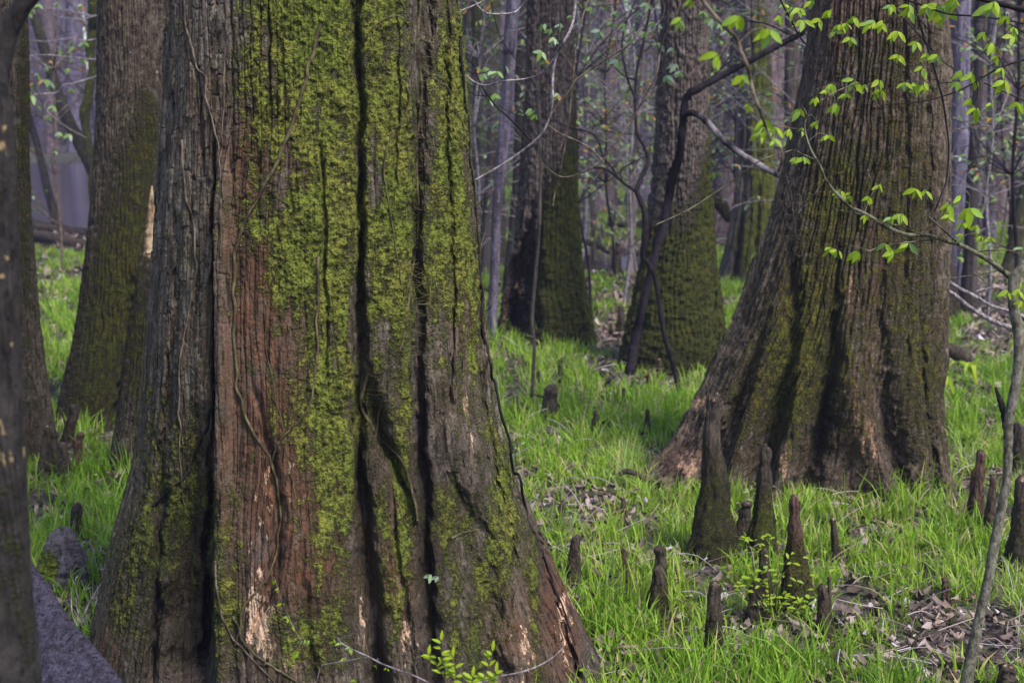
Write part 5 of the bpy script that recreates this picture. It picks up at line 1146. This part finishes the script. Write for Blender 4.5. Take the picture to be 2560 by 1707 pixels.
# broad bladed cane leaves behind the right cypress
mb = MB(); g = np.random.default_rng(14); r = empty('cane_grass', ground(2372, 1010), 'broad bladed arching cane grass at the right side of the right hand cypress', 'grass clump')
for (a, b, c, d, e_, q) in [(2385, 980, 2345, 905, 2325, 935), (2385, 980, 2350, 900, 2340, 960), (2385, 985, 2360, 905, 2368, 970), (2440, 960, 2405, 868, 2368, 920), (2440, 960, 2420, 860, 2412, 940), (2442, 960, 2425, 868, 2440, 950)]:
    p0, p1, p2 = at(a, b, 7.4), at(c, d, 7.4), at(e_, q, 7.35)
    t_ = np.linspace(0, 1, 9)[:, None]; ct = p0 * (1 - t_) ** 2 + 2 * p1 * t_ * (1 - t_) + p2 * t_ ** 2 + [0, 0, .0]
    wv = np.sin(np.linspace(.25, math.pi, 9)) * .017
    Lq = ct + np.outer(wv, [1, .3, .1]); Rq = ct - np.outer(wv, [1, .3, .1])
    mb.add(np.vstack([Lq, Rq]), [[i, i + 1, 10 + i, 9 + i] for i in range(8)], float(g.uniform(.3, .8)))
mb.build('blades', M['leaf'], r, ground(2372, 1010))

# ------------------------------------------------------------------ sedge carpet and leaf litter
BARE = [(2260, 1640, 230, 55, 1.05), (2330, 1520, 130, 40, .6), (1760, 1450, 110, 55, .75), (1500, 1420, 70, 45, .6), (2150, 1530, 70, 80, .75), (2160, 1390, 90, 50, .6), (2400, 1330, 90, 50, .6), (2330, 1270, 130, 35, .9), (1480, 1250, 110, 25, .45),
        (1530, 840, 55, 60, 1.1), (1560, 640, 120, 48, 1.5), (2480, 740, 110, 70, 1.1), (2480, 870, 90, 40, .9), (1900, 760, 60, 30, .2), (1440, 1480, 80, 40, .35), (1470, 560, 60, 16, .5), (1300, 660, 60, 40, .8), (2050, 1280, 200, 25, .4),
        (1870, 1690, 120, 30, .5), (1300, 1040, 60, 25, .5), (140, 595, 110, 34, 1.4), (1450, 690, 40, 30, .8)]
def density(x, y):
    px, py, _ = proj(x, y, 0.0)
    n = fbm(x * 1.3, y * 1.3, 77, 3)
    d = 1.0 - np.where(py > 950, .3, .75) * blobs(px, py, BARE) - .4 * sstep(.52, .7, n) * (py > 1050) - .42 * sstep(.54, .68, fbm(x * 4.2, y * 4.2, 79, 2)) * (py > 900) - .5 * sstep(.52, .68, n) * (py <= 1050)
    d -= .08 * (px > 1400) * sstep(1250, 1500, py)
    d -= .75 * sstep(29, 34, y) * sstep(.35, .6, vn(x * .12, y * .12, 5))
    return np.clip(d, 0, 1), px, py
g = np.random.default_rng(99)
NT_ = 20000
a_, b_ = math.sqrt(3.0), math.sqrt(46)
yy = (a_ + g.random(NT_) * (b_ - a_)) ** 2; xx = (g.random(NT_) * 2 - 1) * (.41 * yy + .7)
dn, px_, py_ = density(xx, yy)
keep = g.random(NT_) < dn
z0 = gz(xx, yy); keep &= z0 > -.10
# nothing grows through the trunks
for (cx_, cy_, rr_) in [(base[0], BIG_Y, .60)] + [(b[0], b[1], b[2]) for b in KPOS]:
    keep &= ((xx - cx_) ** 2 + (yy - cy_) ** 2) > (rr_ * .9) ** 2
xx, yy, dn = xx[keep], yy[keep], dn[keep]
NB = 28
n = len(xx)
far_ = np.clip(yy / 7, 1, 4)
tl = (.07 + .11 * g.random(n) ** 1.4) * (.62 + .5 * dn) * (1 - .15 * sstep(7, 12, yy))
tl *= np.where(g.random(n) < .06, 1.5, 1.0)
hue = np.clip(.22 + .6 * fbm(xx * 1.8, yy * 1.8, 78, 2) + g.normal(0, .08, n), 0, .88)
rep = lambda a: np.repeat(a, NB)
bx_ = rep(xx) + g.normal(0, .032, n * NB) * rep(far_ ** .5); by_ = rep(yy) + g.normal(0, .032, n * NB) * rep(far_ ** .5)
ang = g.random(n * NB) * 6.283; L = rep(tl) * (.5 + .65 * g.random(n * NB)); lean = .12 + .75 * g.random(n * NB) ** 1.4
dx, dy = np.cos(ang), np.sin(ang)
# blades stand more upright in the middle of their tuft
w0 = (.0024 + .0018 * g.random(n * NB)) * rep(far_ ** .75)
zb = gz(bx_, by_) - .01
K = 4; ts = np.linspace(0, 1, K)
Vv = np.zeros((n * NB, K, 2, 3))
sx, sy = -np.sin(ang + g.normal(0, .9, n * NB)), np.cos(ang + g.normal(0, .9, n * NB))
for k, t_ in enumerate(ts):
    hor = L * lean * (t_ ** 1.7); ver = L * (t_ - .42 * lean * t_ ** 2.4)
    cx_ = bx_ + dx * hor; cy_ = by_ + dy * hor; cz_ = zb + ver
    wk = w0 * [1, .95, .68, .10][k]
    for s_, q in ((0, -1), (1, 1)):
        Vv[:, k, s_, 0] = cx_ + q * sx * wk; Vv[:, k, s_, 1] = cy_ + q * sy * wk; Vv[:, k, s_, 2] = cz_
bi = np.arange(n * NB)[:, None] * (2 * K)
Fq = np.stack([np.stack([bi[:, 0] + 2 * k, bi[:, 0] + 2 * k + 1, bi[:, 0] + 2 * k + 3, bi[:, 0] + 2 * k + 2], -1) for k in range(K - 1)], 1).reshape(-1, 4)
h_ = rep(hue) + g.normal(0, .12, n * NB); h_ = np.where(g.random(n * NB) < .06, 1.0, np.clip(h_, 0, .93))
rv = np.repeat(h_, 2 * K)
o = mk('sedge_grass', Vv.reshape(-1, 3), Fq, M['grass'], attrs={'rnd': rv}); tag(o, kind='stuff')

NL = 82000
yl = (a_ + g.random(NL) * (math.sqrt(30) - a_)) ** 2; xl_ = (g.random(NL) * 2 - 1) * (.41 * yl + .7)
dl, _, _ = density(xl_, yl); kp = g.random(NL) < (1.25 - dl); xl_, yl = xl_[kp], yl[kp]; n = len(xl_)
zl = gz(xl_, yl) + .012 + .02 * g.random(n)
an = g.random(n) * 6.283; s_ = (.007 + .013 * g.random(n)) * np.clip(yl / 8, 1, 2); tx = g.normal(0, .45, n); ty = g.normal(0, .45, n)
U = np.stack([np.cos(an), np.sin(an), tx], -1); W_ = np.stack([-np.sin(an), np.cos(an), ty], -1)
cc = np.stack([xl_, yl, zl], -1)
pts = []
for u in (-1, 0, 1):
    for v_ in (-1, 0, 1):
        sc = 1.0 if u == 0 else .55
        pts.append(cc + U * (s_ * u * 1.25)[:, None] + W_ * (s_ * v_ * .6 * sc)[:, None] + np.array([0, 0, 1.0]) * ((abs(u) + abs(v_)) * s_ * g.uniform(-.15, .5, n))[:, None])
Vl = np.stack(pts, 1); bi = np.arange(n)[:, None] * 9
Fl = np.concatenate([bi + np.array([[0, 1, 4, 3]]), bi + [[1, 2, 5, 4]], bi + [[3, 4, 7, 6]], bi + [[4, 5, 8, 7]]], 0)
o = mk('leaf_litter', Vl.reshape(-1, 3), Fl, M['litter'], attrs={'rnd': np.repeat(np.clip(g.beta(1.5, 1.8, n), 0, 1), 9)}); tag(o, kind='stuff')
# straw and fine sticks
mb = MB()
for i in range(3200):
    y = g.uniform(3.6, 11); x = g.uniform(-.38, .4) * y; dd, _, _ = density(np.array([x]), np.array([y]))
    if g.random() < dd[0] * .8: continue
    L = g.uniform(.06, .22); a = g.uniform(0, 6.28); p = np.array([x, y, float(gz(x, y)) + g.uniform(.02, .06)]); d = np.array([math.cos(a), math.sin(a), g.normal(0, .25)]) * L
    mb.tube([p, p + d * .5 + [0, 0, g.uniform(-.01, .03)], p + d], g.uniform(.001, .0022), 4, 5, a=float(g.uniform(.5, 1)))
o = mb.build('straw', M['litter']); tag(o, kind='stuff')

# ------------------------------------------------------------------ light, haze, camera
w = bpy.data.worlds.new('World'); bpy.context.scene.world = w; w.use_nodes = True
nt = w.node_tree; nt.nodes.clear()
SUN_EL, SUN_AZ = R(52), R(140)          # azimuth measured clockwise from +Y
sky = nt.nodes.new('ShaderNodeTexSky'); sky.sky_type = 'NISHITA'; sky.sun_disc = False
sky.sun_elevation = SUN_EL; sky.sun_rotation = SUN_AZ
bg = nt.nodes.new('ShaderNodeBackground'); bg.inputs[1].default_value = .10
wo = nt.nodes.new('ShaderNodeOutputWorld')
nt.links.new(sky.outputs[0], bg.inputs[0]); nt.links.new(bg.outputs[0], wo.inputs[0])
sl = bpy.data.lights.new('sun', 'SUN'); sl.energy = 2.4; sl.angle = R(16); sl.color = (1.0, .93, .84)
so = bpy.data.objects.new('sun', sl); C.objects.link(so)
sd = Vector((math.sin(SUN_AZ) * math.cos(SUN_EL), math.cos(SUN_AZ) * math.cos(SUN_EL), math.sin(SUN_EL)))
so.rotation_euler = sd.to_track_quat('Z', 'Y').to_euler(); so.location = (0, 0, 30)

if HAZE:
    t = NT('haze_air')
    pv = t.n('ShaderNodeVolumePrincipled', {'Color': (.62, .57, 1.0, 1), 'Density': HAZE, 'Anisotropy': .2})
    o_ = t.n('ShaderNodeOutputMaterial'); t.t.links.new(pv.outputs[0], o_.inputs['Volume'])
    x0, x1, y0, y1, z0, z1 = -90, 90, -6, 130, -1.4, 32
    Vh = [(x, y, z) for z in (z0, z1) for y in (y0, y1) for x in (x0, x1)]
    Fh = [[0, 2, 3, 1], [4, 5, 7, 6], [0, 1, 5, 4], [2, 6, 7, 3], [0, 4, 6, 2], [1, 3, 7, 5]]
    o = mk('haze', Vh, Fh, t.m, smooth=False); tag(o, kind='stuff')

cam = bpy.data.cameras.new('camera'); cam.sensor_width = 36; cam.lens = 36 * F / 2560; cam.clip_end = 2000; cam.clip_start = .05
cam.dof.use_dof = True; cam.dof.focus_distance = 4.3; cam.dof.aperture_fstop = 4.8
co_ = bpy.data.objects.new('camera', cam); C.objects.link(co_)
co_.location = (0, 0, HC); co_.rotation_euler = (math.pi / 2 - PITCH, 0, 0)
s = bpy.context.scene; s.camera = co_
s.view_settings.view_transform = 'Standard'; s.view_settings.look = 'None'; s.view_settings.gamma = 1; s.view_settings.exposure = EXPO
s.cycles.max_bounces = 5; s.cycles.diffuse_bounces = 3; s.cycles.volume_bounces = 0; s.cycles.transmission_bounces = 2; s.cycles.transparent_max_bounces = 4
